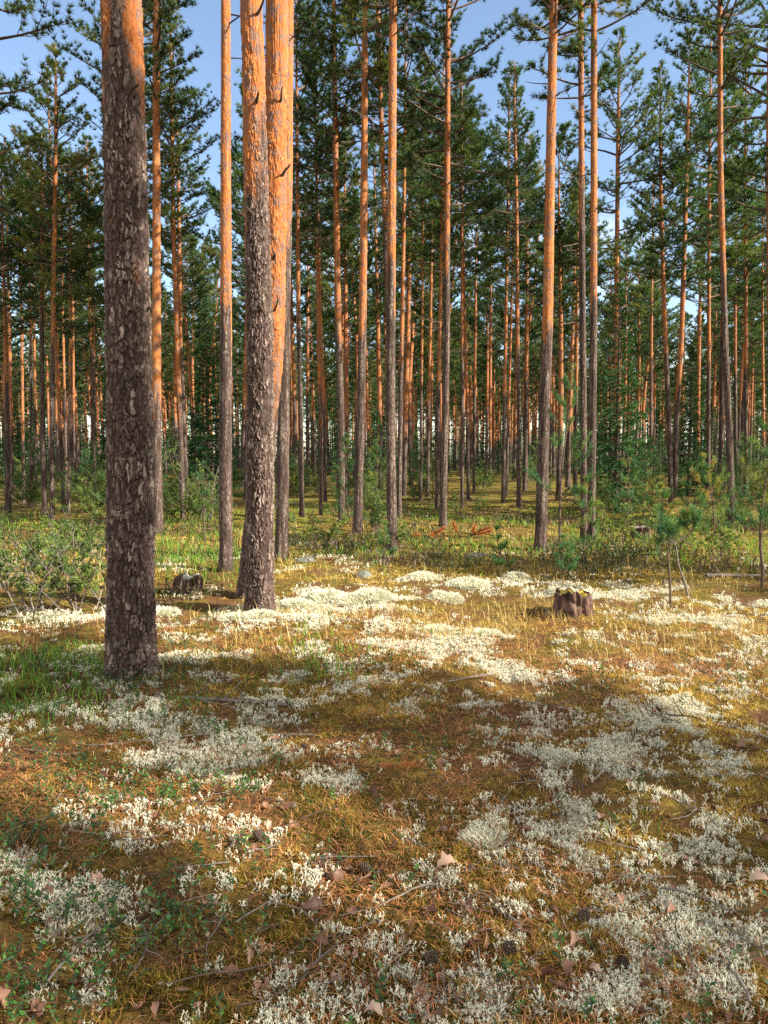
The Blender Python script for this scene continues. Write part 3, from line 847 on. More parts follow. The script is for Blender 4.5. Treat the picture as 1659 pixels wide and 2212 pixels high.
def sapling(seed, h, bare=.3, R=None, crook=.04, dens=1.0, mat=1, stem=None, yellow=0.0):
    """young pine: thin stem, whorls of upturned twigs with long needles"""
    g = random.Random(seed); st = MB(); mb = MB(); TP, TD, TT = [], [], []
    R = R or .38 * h
    if stem is None:
        S = [np.zeros(3)]; d = np.array([0, 0, 1.0])
        for i in range(10):
            d = unit(d * .9 + np.array([g.gauss(0, crook), g.gauss(0, crook), .12])); S.append(S[-1] + d * h / 10)
        S = np.array(S)
    else:
        S = np.array(stem, float)
    S[0, 2] -= .06
    m = len(S) - 1
    st.tube(S, np.linspace(.0085 * h ** .8 + .004, .003, m + 1), 7, 0, .4)
    nw = max(3, int((1 - bare) * h / (.17 + .04 * h)))
    for q in range(nw + 1):
        t = bare + (1 - bare) * q / nw
        x = min(t, .999) * m; i = int(x); base = S[i] + (S[i + 1] - S[i]) * (x - i)
        nb = g.choice((4, 5, 5))
        for b in range(nb):
            if g.random() > .85 * dens: continue
            az = b * 6.28 / nb + g.gauss(0, .35) + q
            el = R_(12 + 45 * t) + g.gauss(0, .15)
            L = R * (max(0, 1 - t) ** .7 * .9 + .12) * g.uniform(.6, 1.15)
            P = bough(base, (math.cos(az) * math.cos(el), math.sin(az) * math.cos(el), math.sin(el)), L, .5, 4, .1, g)
            st.tube(P, np.linspace(.0035 + .003 * L, .002, 5), 4, 0, .4, False)
            tint = g.gauss(.42, .14) + (.45 if g.random() < yellow else 0)
            def needles(Q, lo):
                l = np.linalg.norm(Q[-1] - Q[0]); k = max(3, int(l * (1 - lo) / .025))
                for w in range(k):
                    s = lo + (1 - lo) * (w + .5) / k; y = s * (len(Q) - 1); ii = min(len(Q) - 2, int(y))
                    TP.append(Q[ii] + (Q[ii + 1] - Q[ii]) * (y - ii)); TD.append(unit(Q[ii + 1] - Q[ii])); TT.append(tint + .2 * s * g.random())
            needles(P, .45 if t < .8 else .2)
            for s in (.35, .5, .65, .8):
                if L < .14 or g.random() < .3: continue
                ii = int(s * 4); dm = unit(P[ii + 1] - P[ii]); sd = np.cross(dm, (0, 0, 1)) * g.choice((-1, 1))
                Q = bough(P[ii], dm + sd * .8 + np.array([0, 0, .25]), L * .4 * g.uniform(.6, 1.2), .4, 3, .1, g)
                st.tube(Q, np.linspace(.003, .0015, 4), 3, 0, .4, False); needles(Q, .3)
    for w in range(5):
        TP.append(S[-1] - np.array([0, 0, .03 * w])); TD.append(np.array([0, 0, 1.0])); TT.append(.6)
    tufts(mb, TP, TD, 11, .075, .0058, 0, TT, seed, .75, .15)
    return st, mb


def juniper(seed, h, w, ns=9, leaf=1.0, bareness=.2, leaves=True):
    """bush of upright thin stems with small leafy sprays"""
    g = random.Random(seed); st = MB(); mb = MB(); TP, TD, TT = [], [], []
    for q in range(ns):
        az = g.random() * 6.28; out = g.random() ** .7 * .55
        L = h * g.uniform(.6, 1.05)
        P = bough((g.gauss(0, w * .12), g.gauss(0, w * .12), -.03), (math.cos(az) * out * w / h * 2, math.sin(az) * out * w / h * 2, 1), L, .25, 6, .12, g)
        st.tube(P, np.linspace(.006 + .003 * h, .002, 7), 4, 0, g.random(), False)
        tint = g.gauss(.45, .16)
        for k in range(int(9 * h + 5)):
            s = g.uniform(bareness, 1); y = s * 6; i = min(5, int(y)); b = P[i] + (P[i + 1] - P[i]) * (y - i)
            a = g.random() * 6.28; l = h * .24 * g.uniform(.4, 1.1) * (1.25 - s * .6)
            Q = bough(b, (math.cos(a), math.sin(a), g.uniform(.3, 1.1)), l, .3, 3, .15, g)
            st.tube(Q, np.linspace(.0035, .0015, 4), 3, 0, g.random(), False)
            if leaves and g.random() < leaves:
                for e in range(max(3, int(l / .028))):
                    u = g.uniform(.2, 1) * 3; ii = min(2, int(u))
                    TP.append(Q[ii] + (Q[ii + 1] - Q[ii]) * (u - ii) + np.array([g.gauss(0, .012), g.gauss(0, .012), g.gauss(0, .012)])); TD.append(unit(Q[ii + 1] - Q[ii])); TT.append(tint + g.gauss(0, .1))
    if not TP: TP, TD, TT = [P[-1]], [np.array([0, 0, 1.])], [.5]
    tufts(mb, TP, TD, 7, .042 * leaf, .015 * leaf, 0, TT, seed, .9, .25)
    return st, mb


def plant(name, label, cat, group, pair, mats, loc, rz=0.0, parts=("stem", "foliage"), sc=1.0):
    root = bpy.data.objects.new(name, None); C.objects.link(root)
    root.location = loc; root.rotation_euler = (0, 0, rz); root.scale = (sc, sc, sc)
    tag(root, label, cat, group)
    obj(parts[0], pair[0].mesh(parts[0], [mats[0]], True), root)
    obj(parts[1], pair[1].mesh(parts[1], [mats[1]]), root)
    return root


def gp(px, py):
    x, y = ground_at(px, py)
    return (x, y, float(ground_h(x, y)))


# dark spruces
for (px, py, H, R, lab) in [(1329, 1104, 6.2, 1.2, "tall dark green spruce between pine trunks on the right"), (452, 1072, 7.5, 1.35, "dark green spruce half hidden behind a straight pine, left of the middle"),
                            (1486, 1072, 5.6, 1.05, "dark spruce growing close behind the twin pine stems"), (238, 1056, 5.5, 1.1, "dark spruce behind the thickest trunk in the left rows"),
                            (30, 1046, 6.0, 1.3, "dark spruce far behind the pines at the left border"), (1540, 1050, 4.0, 1.0, "low dark spruce among dark trunks near the right border")]:
    loc = gp(px, py)
    root = bpy.data.objects.new("spruce_tree", None); C.objects.link(root); root.location = loc
    tag(root, lab, "tree", "dark spruces under the pines")
    mb = spruce(int(px), H, R)
    V, F, M, T_ = mb.arrays()
    w = MB(); w.add(V, F[M == 0], 0, T_); obj("trunk", w.mesh("spruce_wood", [M_TWIG]), root)
    w = MB(); w.add(V, F[M == 1], 0, T_); obj("crown", w.mesh("spruce_crown", [M_SPRUCE]), root)

# young pines
SAPS = [(1211, 1200, 2.75, .3, .85, .03, .85, .05, "tall young pine with bare lower stem before two straight pines"),
        (1646, 1275, 2.2, .26, .72, .06, 1.1, .35, "young pine with yellowing needles at the right border"),
        (1356, 1150, 1.75, .2, .55, .05, 1.0, .15, "bright young pine standing before the dark spruce on the right"),
        (1388, 1120, 2.0, .15, .7, .05, 1.1, .25, "yellow green young pine behind another, right of the dark spruce"),
        (1215, 1262, .52, .2, .26, .03, 1.1, 0, "knee high pine seedling behind the bark covered stump"),
        (1545, 1180, 1.5, .12, .65, .07, 1.1, .15, "young pine bowing over the shrubs near the crooked dark pine"),
        (1425, 1205, 1.0, .1, .55, .05, 1.1, .1, "low spreading young pine left of the bent sapling"),
        (442, 1175, 1.5, .35, .4, .08, .7, 0, "thin bare stemmed sapling between the dark pine and the thickest trunk"),
        (828, 1225, .55, .2, .22, .04, 1., 0, "little pine seedling in the shade by the pine with the knob"),
        (1080, 1228, .5, .05, .22, .04, 1.2, 0, "dark bushy seedling on the shaded ground in the middle"),
        (60, 1095, 2.3, .1, .75, .03, 1.1, 0, "young pine between the left border pines"),
        (183, 1085, 1.7, .1, .6, .03, 1.1, 0, "young pine in the gap left of the thickest trunk"),
        (1600, 1130, 1.9, .1, .7, .05, 1.1, .2, "young pine with broad twigs behind the crooked dark pine"),
        (1260, 1205, 1.1, .1, .5, .05, 1., .1, "small young pine under the two straight neighbouring pines"),
        (1500, 1120, 1.7, .05, .75, .05, 1.2, .05, "dense young pine in front of the twin stems")]
for i, (px, py, h, bare, R, ck, dn, yl, lab) in enumerate(SAPS):
    plant("young_pine", lab, "young tree", "young pines in the clearing", sapling(40 + i, h, bare, R, ck, dn, yellow=yl), (M_TWIG, M_SAP), gp(px, py), i * 1.7, ("trunk", "crown"))

# bent sapling: a stem that arches over to the right and one leaning stem
x0, y0, z0 = gp(1450, 1312)
def stem_pts(px_list, Y):
    out = []
    for (px, py) in px_list:
        x, z = at_depth(px, py, Y); out.append((x - x0, 0, z - z0))
    return out
plant("bent_sapling", "thin bent sapling whose tip curls up above its neighbour", "young tree", "bent saplings near the stump",
      sapling(81, 1, .72, .45, stem=stem_pts([(1450, 1312), (1447, 1250), (1442, 1190), (1450, 1172), (1478, 1165), (1492, 1150), (1500, 1128), (1496, 1105)], y0)), (M_TWIG, M_SAP), (x0, y0, z0), 0, ("trunk", "crown"))
x0, y0, z0 = gp(1491, 1292)
plant("bent_sapling", "leaning grey sapling stem beside the bent one with drooping green twigs", "young tree", "bent saplings near the stump",
      sapling(82, 1, .55, .55, stem=stem_pts([(1491, 1292), (1478, 1255), (1465, 1220), (1460, 1180), (1452, 1168), (1435, 1172), (1420, 1180)], y0), yellow=.15), (M_GREY, M_SAP), (x0, y0, z0), 0, ("trunk", "crown"))

# shrubs: surveyed ones first
SHR = [(95, 1330, 1.15, 1.0, 9, .45, M_GREY, "half dead grey shrub with green sprays left of the thickest trunk"),
       (185, 1320, .95, .8, 9, .75, M_GREY, "leafy shrub close to the foot of the thickest trunk"),
       (40, 1260, 1.0, .9, 8, .6, M_GREY, "pale twiggy shrub at the left border behind the half dead one"),
       (150, 1235, 1.0, .9, 9, .85, M_GREY, "green shrub behind the half dead grey shrub"),
       (815, 1165, 1.1, .55, 9, .95, M_TWIG, "upright bright green juniper left of the pine with the knob"),
       (868, 1190, .7, .35, 6, .95, M_TWIG, "small bright juniper touching the foot of the pine with the knob"),
       (690, 1185, .8, 1.0, 9, .85, M_TWIG, "spreading dark shrub right of the pale second pine"),
       (440, 1130, 1.7, 1.2, 9, .4, M_GREY, "airy grey shrub behind the sapling left of the straight pine"),
       (1010, 1120, .8, .9, 8, .9, M_TWIG, "green shrub at the foot of the mid pair of pines"),
       (1475, 1195, .9, 1.0, 9, .85, M_TWIG, "leafy shrub behind the bent sapling"),
       (1560, 1215, .8, 1.0, 9, .85, M_TWIG, "leafy shrub below the crooked dark pine"),
       (1330, 1180, .9, .9, 9, .7, M_TWIG, "twiggy shrub between the straight pine and the bent sapling")]
for i, (px, py, h, w, ns, lv, sm, lab) in enumerate(SHR):
    plant("juniper_shrub", lab, "shrub", "shrubs of the clearing", juniper(60 + i, h, w, ns, 1.0, .25, lv), (sm, M_JUN), gp(px, py), i * 1.3, ("stems", "foliage") if False else ("stem", "foliage"))
SP = []
for i in range(6):
    st, mb = juniper(160 + i, 1.0 + .2 * (i % 3), .9, 8, 1.15, .2, .85)
    root = bpy.data.objects.new("juniper_shrub", None)
    for nm, b, mt in (("stem", st, M_TWIG), ("foliage", mb, M_JUN)):
        o = bpy.data.objects.new(nm, b.mesh(nm, [mt])); o.parent = root
    SP.append(root)
for i in range(4):
    st, mb = sapling(260 + i, 1.6 + .3 * i, .06, .7, .04, 1.15)
    root = bpy.data.objects.new("young_pine", None)
    for nm, b, mt in (("trunk", st, M_TWIG), ("crown", mb, M_SAP)):
        o = bpy.data.objects.new(nm, b.mesh(nm, [mt])); o.parent = root
    SP.append(root)
nb = 0
while nb < 130:
    y = 15.5 + 30 * rnd.random() ** 1.1; x = (rnd.random() * 2 - 1) * (y * .55)
    vx = x / y * FPX * SV + 829; vy = float(to_view(x, y)[1])
    # open mossy lanes stay free
    if (880 < vx < 1160 or 1170 < vx < 1310) and vy > 1085: continue
    if fbm(x * .25, y * .25, oct=2, seed=61) < (.47 if 400 < vx < 1160 else .40): continue
    nb += 1
    i = rnd.choice((0, 1, 2, 3, 4, 5, 6, 7, 8, 9))
    o = copy_tree(SP[i], (x, y, float(ground_h(x, y))), rnd.random() * 6.28, rnd.uniform(.45, 1.05) * (1.15 if y > 22 else .9))
    if i < 6: tag(o, "green shrub in the undergrowth between the far trunks", "shrub", "undergrowth shrubs between far trunks")
    else: tag(o, "young pine in the undergrowth between the far trunks", "young tree", "undergrowth young pines between far trunks")


# ------------------------------------------------------------------ stumps, stones, branches
def stump(px, py, r, h, label, mossy, seed):
    g = random.Random(seed); loc = gp(px, py)
    root = bpy.data.objects.new("tree_stump", None); C.objects.link(root); root.location = loc; tag(root, label, "stump", "old stumps of the clearing")
    sides, segs = 72, 22
    th = np.arange(sides) * 2 * PI / sides
    top = h * (1 + .34 * (fbm(np.cos(th) * 2.2 + seed, np.sin(th) * 2.2, oct=4, seed=seed) - .5) * 2)
    q = np.linspace(0, 1, segs)
    Z = -.06 + q[:, None] * (top + .06)[None]
    T_ = np.repeat(th[None], segs, 0)
    f1, f2, cid = cells(T_ / (2 * PI) * 16, Z / .12 + .4 * np.sin(T_ * 3), 16, seed)
    RR = r * (1.22 - .28 * q[:, None] ** .5) + .022 * sstep(.02, .4, f2 - f1) * (.3 + cid) + .008 * np.cos(5 * T_ + seed) - .005 - .04 * sstep(.62, .75, vnoise(np.cos(T_) * 5, np.sin(T_) * 5, Z * 1.5, seed)) + .03 * (fbm(np.cos(T_) * 6, np.sin(T_) * 6, Z * 7, 3, seed) - .5)
    RR[-1] -= .012
    V = np.stack([RR * np.cos(T_), RR * np.sin(T_), Z], -1).reshape(-1, 3)
    i = np.arange(segs - 1)[:, None] * sides; j = np.arange(sides)[None]; k = (j + 1) % sides
    F = np.stack([i + j, i + k, i + sides + k, i + sides + j], -1).reshape(-1, 4)
    me = mesh_np("stump_bark", V, F, [M_STUMP], None, dict(tint=cid.ravel()), True)
    obj("bark", me, root)
    # weathered cut face, sunk a little inside the bark rim
    rings = np.linspace(0, 1, 12)
    VV = np.stack([(rings[:, None] * (RR[-1] - .004)[None]) * np.cos(th), (rings[:, None] * (RR[-1] - .004)[None]) * np.sin(th), h * .93 + rings[:, None] * (top - h - .012 + h * .07)[None] + .012 * (fbm(rings[:, None] * np.cos(th) * 7, rings[:, None] * np.sin(th) * 7, oct=2, seed=seed) - .5)], -1).reshape(-1, 3)
    i = np.arange(11)[:, None] * sides
    F = np.stack([i + j, i + k, i + sides + k, i + sides + j], -1).reshape(-1, 4)
    obj("cut_face", mesh_np("stump_top", VV, F, [mossy], None, dict(tint=vnoise(VV[:, 0] * 30, VV[:, 1] * 30)), True), root)


stump(1236, 1332, .175, .165, "bark covered stump standing in the dry grass of the sunny clearing", M_MOSS, 3)
stump(408, 1285, .145, .17, "lichen topped stump in the shade between two near pines", M_LICH, 8)
stump(1385, 1158, .17, .20, "pale old stump half hidden by the shrubs on the right", M_GREY, 12)


def stone(px, py, rx, ry, rz, label, mat, name, cat, group, seed):
    u = np.linspace(0, PI / 2 * 1.1, 14)[::-1]; th = np.arange(32) * 2 * PI / 32
    U, T_ = np.meshgrid(u, th, indexing="ij")
    X, Y, Z = np.sin(U) * np.cos(T_), np.sin(U) * np.sin(T_), np.cos(U)
    d = 1 + .35 * (fbm(X * 1.8 + seed, Y * 1.8, Z * 1.8, 3, seed) - .5)
    V = np.stack([X * d * rx, Y * d * ry, Z * d * rz - .01], -1).reshape(-1, 3)
    i = np.arange(13)[:, None] * 32; j = np.arange(32)[None]; k = (j + 1) % 32
    F = np.stack([i + j, i + k, i + 32 + k, i + 32 + j], -1).reshape(-1, 4)
    o = obj(name, mesh_np(name, V, F, [mat], None, dict(tint=vnoise(V[:, 0] * 40, V[:, 1] * 40)), True), None, gp(px, py))
    tag(o, label, cat, group)


stone(1031, 1208, .19, .14, .07, "low grey stone lying on shaded moss in the middle", M_STONE, "stone", "stone", "stones in the moss", 3)
stone(786, 1246, .11, .10, .085, "small pale round stone among brown litter left of the middle", M_STONE, "stone", "stone", "stones in the moss", 5)
stone(660, 1222, .15, .12, .07, "flat stone by the shaded shrub right of the second pine", M_STONE, "stone", "stone", "stones in the moss", 9)

# orange dead branch lying on the moss
def dead_branch(px, py):
    g = random.Random(4); st = MB(); mb = MB(); TP, TD, TT = [], [], []
    for q in range(9):
        P = bough((g.uniform(-.45, .45), g.uniform(-.1, .1), .02), (g.uniform(-1, 1), g.uniform(-.5, .5), g.uniform(.05, .4)), g.uniform(.3, .5), .1, 5, .12, g)
        st.tube(P, np.linspace(.008, .003, 6), 5, 0, .4)
        for w in range(34):
            s = g.uniform(.3, 1) * 5; i = min(4, int(s)); TP.append(P[i] + (P[i + 1] - P[i]) * (s - i)); TD.append(unit(P[i + 1] - P[i])); TT.append(g.random())
    tufts(mb, TP, TD, 8, .06, .010, 0, TT, 5)
    plant("fallen_branch", "dead pine branch with rust orange needles lying on sunny moss", "branch", None, (st, mb), (M_TWIG, M_DEADN), gp(px, py), 0, ("wood", "needles"))


dead_branch(968, 1163)
x0, y0, z0 = gp(870, 1668)
g = random.Random(9); st = MB(); mb = MB(); TP, TD, TT = [], [], []
P = bough((-.12, 0, .02), (1, .1, .02), .22, .0, 5, .05, g); st.tube(P, np.linspace(.003, .0015, 6), 5, 0, .4)
for w in range(60):
    s = g.random() * 5; i = min(4, int(s)); TP.append(P[i] + (P[i + 1] - P[i]) * (s - i)); TD.append(unit(P[i + 1] - P[i])); TT.append(g.random() * .6)
tufts(mb, TP, TD, 4, .05, .0018, 0, TT, 15)
plant("fallen_sprig", "small rust red pine sprig lying between lichen clumps in the foreground", "branch", None, (st, mb), (M_TWIG, M_DEADN), (x0, y0, z0), 0, ("wood", "needles"))


def log(px, py, L, r, rz, label, seed):
    mb = MB(); g = random.Random(seed)
    P = bough((-L / 2, 0, r * .7), (1, 0, 0), L, 0, 8, .04, g)
    mb.tube(P, np.linspace(r, r * .6, 9), 9, 0, .6)
    mb.tube(bough(P[4], (.6, .8, .5), L * .2, .2, 3, .1, g), [r * .4, r * .3, r * .25, r * .15], 6, 0, .5)
    o = obj("fallen_branch", mb.mesh("fallen_branch", [M_GREY], True), None, gp(px, py), rz)
    tag(o, label, "branch", "bare fallen branches")


log(1590, 1253, .75, .028, .05, "bleached pale branch lying on lichen near the right border", 1)
log(1385, 1188, 1.1, .018, -.3, "grey bare branch lying under the shrubs on the right", 2)
log(1072, 1213, .45, .016, .0, "short pale stick by the low grey stone", 3)
log(480, 1528, .8, .013, -.15, "brown stick lying right of the foot of the thickest trunk", 4)
log(420, 1520, .7, .012, -.5, "crooked stick curving round the foot of the thickest trunk", 5)
log(340, 1600, .5, .008, .4, "thin stick behind the big lichen patch", 6)

# twigs, leaves, cones on the moss
TW = []
for i in range(9):
    g = random.Random(900 + i); mb = MB(); L = g.uniform(.22, .5)
    P = bough((-L / 2, 0, .012), (1, 0, .05), L, .0, 8, .16, g); P[:, 2] = .012 + np.abs(P[:, 2] - .012) * .6
    mb.tube(P, np.linspace(.0055, .0022, 9), 5, 0, g.random())
    for q in range(g.choice((1, 2, 3))):
        a = g.randrange(2, 7)
        Q = bough(P[a], unit(P[a + 1] - P[a]) + np.array([0, g.choice((-.9, .9)), .35]), L * g.uniform(.2, .45), -.1, 5, .14, g)
        mb.tube(Q, np.linspace(.0035, .0015, 6), 4, 0, g.random())
    TW.append(mb.mesh("twig", [M_GREY if i % 3 else M_TWIG], True))
SPOT_TW = [(620, 1830), (560, 1850), (600, 1930), (640, 1960), (1160, 1700), (1110, 1720), (1240, 1700), (1180, 1870), (1060, 1860), (1030, 1950), (1290, 1960), (1560, 1940), (1590, 1880), (1480, 1720), (1600, 1680), (340, 1680), (300, 1740), (140, 1740), (260, 1840), (700, 2060), (760, 2010),
           (860, 2080), (960, 2110), (1060, 2100), (1230, 2150), (1300, 2080), (1420, 2120), (480, 2070), (300, 2060), (180, 2020), (560, 1560), (620, 1580), (500, 1530), (840, 1500), (1000, 1480), (1180, 1520), (1420, 1560), (1540, 1480), (720, 1620), (940, 1680), (100, 1650), (200, 1620), (420, 1760), (1330, 1800), (1400, 1880), (1640, 1800), (930, 1860), (860, 1960), (1120, 2010), (1500, 2040), (1620, 2090), (700, 1880), (380, 1960), (90, 1800)]
SPOT_TW += [(rnd.uniform(0, 1659), 1500 + 700 * rnd.random() ** .8) for _ in range(110)]
for i, (px, py) in enumerate(SPOT_TW):
    x, y, z = gp(px + rnd.uniform(-8, 8), py)
    o = obj("fallen_twig", TW[i % 9], None, (x, y, z + .006), rnd.random() * 6.28)
    s = rnd.uniform(.5, .85) if i < 54 else rnd.uniform(.3, .6); o.scale = (s, s, s) if py > 1600 else (s * 1.4,) * 3
    tag(o, "thin dry fallen twig lying on the moss of the foreground", "twig", "fallen twigs on the moss")
LF = []
for i in range(7):
    g = random.Random(40 + i); mb = MB()
    n_ = 15; L = g.uniform(.045, .075); W = L * g.uniform(.22, .4)
    t = np.linspace(0, 1, n_)
    half = W * np.sin(PI * t ** .8) * (1 + .3 * np.sin(t * 17 + i)) + .001
    cz = .018 * np.sin(t * PI) * g.uniform(-1, 1.6); cur = g.uniform(.3, 1.4)
    l_ = np.stack([t * L - L / 2, -half, cz + half * cur], 1); r_2 = np.stack([t * L - L / 2, half, cz + half * cur * g.uniform(.2, 1)], 1); m_ = np.stack([t * L - L / 2, 0 * t, cz], 1)
    V = np.concatenate([l_, m_, r_2]); F = []
    for a in range(n_ - 1):
        F += [(a, a + 1, n_ + a + 1), (a, n_ + a + 1, n_ + a), (n_ + a, n_ + a + 1, 2 * n_ + a + 1), (n_ + a, 2 * n_ + a + 1, 2 * n_ + a)]
    mb.add(V, F, 0, .5)
    LF.append(mb.mesh("leaf", [M_LEAF], True))
SPOT_LF = [(500, 1668), (575, 1718), (700, 1645), (830, 1750), (580, 1800), (640, 1815), (675, 1960), (655, 1930), (590, 1925), (620, 2080), (810, 2090), (700, 1880), (500, 2080), (540, 2060), (1225, 1922), (930, 1965), (920, 1970), (1330, 1900), (1340, 1930), (1550, 1920), (1460, 1890), (1420, 1600), (1390, 1605), (1500, 1690), (1050, 1720), (960, 1660),
           (1000, 1905), (1010, 1960), (1190, 1990), (1130, 2020), (1380, 2190), (1100, 2160), (1230, 2100), (1470, 2030), (880, 2020), (760, 1970), (160, 1590), (330, 1790), (90, 1700), (230, 1690), (380, 1850), (320, 1990), (30, 2170), (170, 2190), (440, 2180), (620, 2190), (960, 2190), (1580, 2050), (1640, 1900), (1200, 1740), (1300, 1760), (790, 1690), (860, 1640), (680, 1560), (600, 1510), (1060, 1500), (1280, 1440), (1440, 1470), (1560, 1560), (1010, 1870), (840, 1905), (720, 2110), (1560, 2170), (300, 2150)]
SPOT_LF += [(rnd.uniform(0, 1659), 1540 + 660 * rnd.random() ** .8) for _ in range(110)]
for i, (px, py) in enumerate(SPOT_LF):
    x, y, z = gp(px, py)
    o = obj("fallen_leaf", LF[i % 7], None, (x, y, z + .018), 0)
    s = rnd.uniform(.55, 1.05) * (1 if py > 1850 else 1.25); o.scale = (s, s * rnd.uniform(.5, 1), s); o.rotation_euler = (rnd.gauss(0, .4), rnd.gauss(0, .3), rnd.random() * 6.28)
    tag(o, "curled brown fallen leaf or bark flake on the mossy foreground", "leaf", "fallen leaves on the moss")
mb = MB()
for k in range(9):
    for q in range(7):
        a = q * 6.28 / 7 + k * .45; rr = .0125 * math.sin(PI * (k + 1.5) / 11); zc = k * .0048
        c = np.array([math.cos(a) * rr, math.sin(a) * rr, zc]); o_ = np.array([math.cos(a), math.sin(a), .35]); s_ = np.array([-math.sin(a), math.cos(a), 0])
        V = [c - s_ * .0045, c + s_ * .0045, c + o_ * .0075 + s_ * .003, c + o_ * .0075 - s_ * .003, c + o_ * .006 - np.array([0, 0, .004])]
        mb.add(V, [(0, 1, 2), (0, 2, 3), (3, 2, 4), (0, 3, 4), (2, 1, 4)], 0, .3)
V, F, M_, T_ = mb.arrays(); mb = MB(); mb.add(np.stack([V[:, 2] - .02, V[:, 1], V[:, 0] + .014], 1), F, 0, T_)
cone = mb.mesh("pine_cone", [M_TWIG])
for i, (px, py) in enumerate([(1135, 1685), (560, 1830), (790, 1880), (1345, 2080), (1100, 2065), (660, 1620), (1260, 1985), (930, 2060)]):
    x, y, z = gp(px, py); o = obj("pine_cone", cone, None, (x, y, z + .012), rnd.random() * 6.28)
    tag(o, "small brown pine cone lying on the moss of the foreground", "cone", "pine cones on the moss")


# ------------------------------------------------------------------ ground cover (uncountable)
def cover(name, label, cat, parts, mats):
    off = 0; VV, FF, MM, TT = [], [], [], []
    for V, F, M, T_ in parts:
        VV.append(V); FF.append(F + off); MM.append(M); TT.append(T_); off += len(V)
    me = mesh_np(name, np.concatenate(VV), np.concatenate(FF), mats, np.concatenate(MM), dict(tint=np.concatenate(TT)))
    return tag(obj(name, me), label, cat, kind="stuff")


def lichen_sprig(seed, levels=3):
    g = random.Random(seed); mb = MB()
    def grow(p, d, L, r, lv):
        q = np.array(p) + unit(d) * L
        mb.tube([p, (np.array(p) + q) / 2 + np.array([g.gauss(0, .08), g.gauss(0, .08), 0]) * L, q], [r, r * .9, r * .75], 3, 0, .25 + .25 * (3 - lv) + g.gauss(0, .06), lv == 0)
        if lv == 0: return
        for b in range(g.choice((2, 3, 3))):
            a = g.random() * 6.28
            grow(q, unit(d) * .8 + np.array([math.cos(a) * .75, math.sin(a) * .75, g.uniform(-.1, .5)]), L * g.uniform(.55, .8), r * .78, lv - 1)
    for s in range(3 if levels > 1 else 4):
        a = g.random() * 6.28
        grow(np.array([math.cos(a), math.sin(a), 0]) * .010 * s, np.array([g.gauss(0, .25), g.gauss(0, .25), 1]), g.uniform(.011, .018), .0021 if levels > 1 else .0042, levels - 1)
    return mb.arrays()


def lichen():
    parts = []
    # near: branching sprigs
    x, y = spread(150000, 1.5, 6.6, 40, 1.2)
    m = lichen_mask(x, y)
    keep = rs.rand(len(x)) < sstep(.12, 1.1, m) * .5
    x, y, m = x[keep], y[keep], m[keep]
    z = ground_h(x, y)
    which = rs.randint(0, 8, len(x))
    for i in range(8):
        k = which == i
        pr = lichen_sprig(30 + i, 3 if i < 5 else 2)
        parts.append(replicate(pr, np.stack([x[k], y[k], z[k] - .004], 1), rs.rand(k.sum()) * 6.28, (.45 + .6 * rs.rand(k.sum())) * (.7 + .5 * np.minimum(m[k], 1)), rs.normal(0, .18, (k.sum(), 2)), rs.normal(0, .12, k.sum())))
    print("lichen near", len(x))
    # lone tufts scattered through the moss
    nc = 1150; cx, cy = spread(nc, 1.5, 6.5, 40, 1.25); k = fbm(cx * .9 + 2, cy * .9, oct=2, seed=43) > .42; cx, cy = cx[k], cy[k]
    cnt = rs.randint(3, 20, len(cx)); x = np.repeat(cx, cnt); y = np.repeat(cy, cnt); rad = np.repeat(.012 + .045 * rs.rand(len(cx)), cnt)
    x = x + rs.normal(0, 1, len(x)) * rad; y = y + rs.normal(0, 1, len(y)) * rad * .8; z = ground_h(x, y); which = rs.randint(0, 8, len(x))
    for i in range(8):
        k = which == i
        parts.append(replicate(lichen_sprig(130 + i, 3 if i < 4 else 2), np.stack([x[k], y[k], z[k] - .002], 1), rs.rand(k.sum()) * 6.28, .5 + .7 * rs.rand(k.sum()), rs.normal(0, .22, (k.sum(), 2)), rs.normal(0, .12, k.sum())))
    # further: coarser sprigs
    x, y = spread(130000, 6.2, 16, 36, 1.2)
    m = lichen_mask(x, y)
    keep = rs.rand(len(x)) < sstep(.15, 1.1, m) * .5
    x, y, m = x[keep], y[keep], m[keep]; z = ground_h(x, y)
    which = rs.randint(0, 3, len(x))
    for i in range(3):
        k = which == i
        pr = lichen_sprig(50 + i, 2)
        parts.append(replicate(pr, np.stack([x[k], y[k], z[k] - .004], 1), rs.rand(k.sum()) * 6.28, .75 + .8 * rs.rand(k.sum()), rs.normal(0, .2, (k.sum(), 2)), rs.normal(.1, .12, k.sum())))
    print("lichen far", len(x))
    cover("reindeer_lichen", "pale branching reindeer lichen growing in patches over the moss", "lichen", parts, [M_LICH])


lichen()


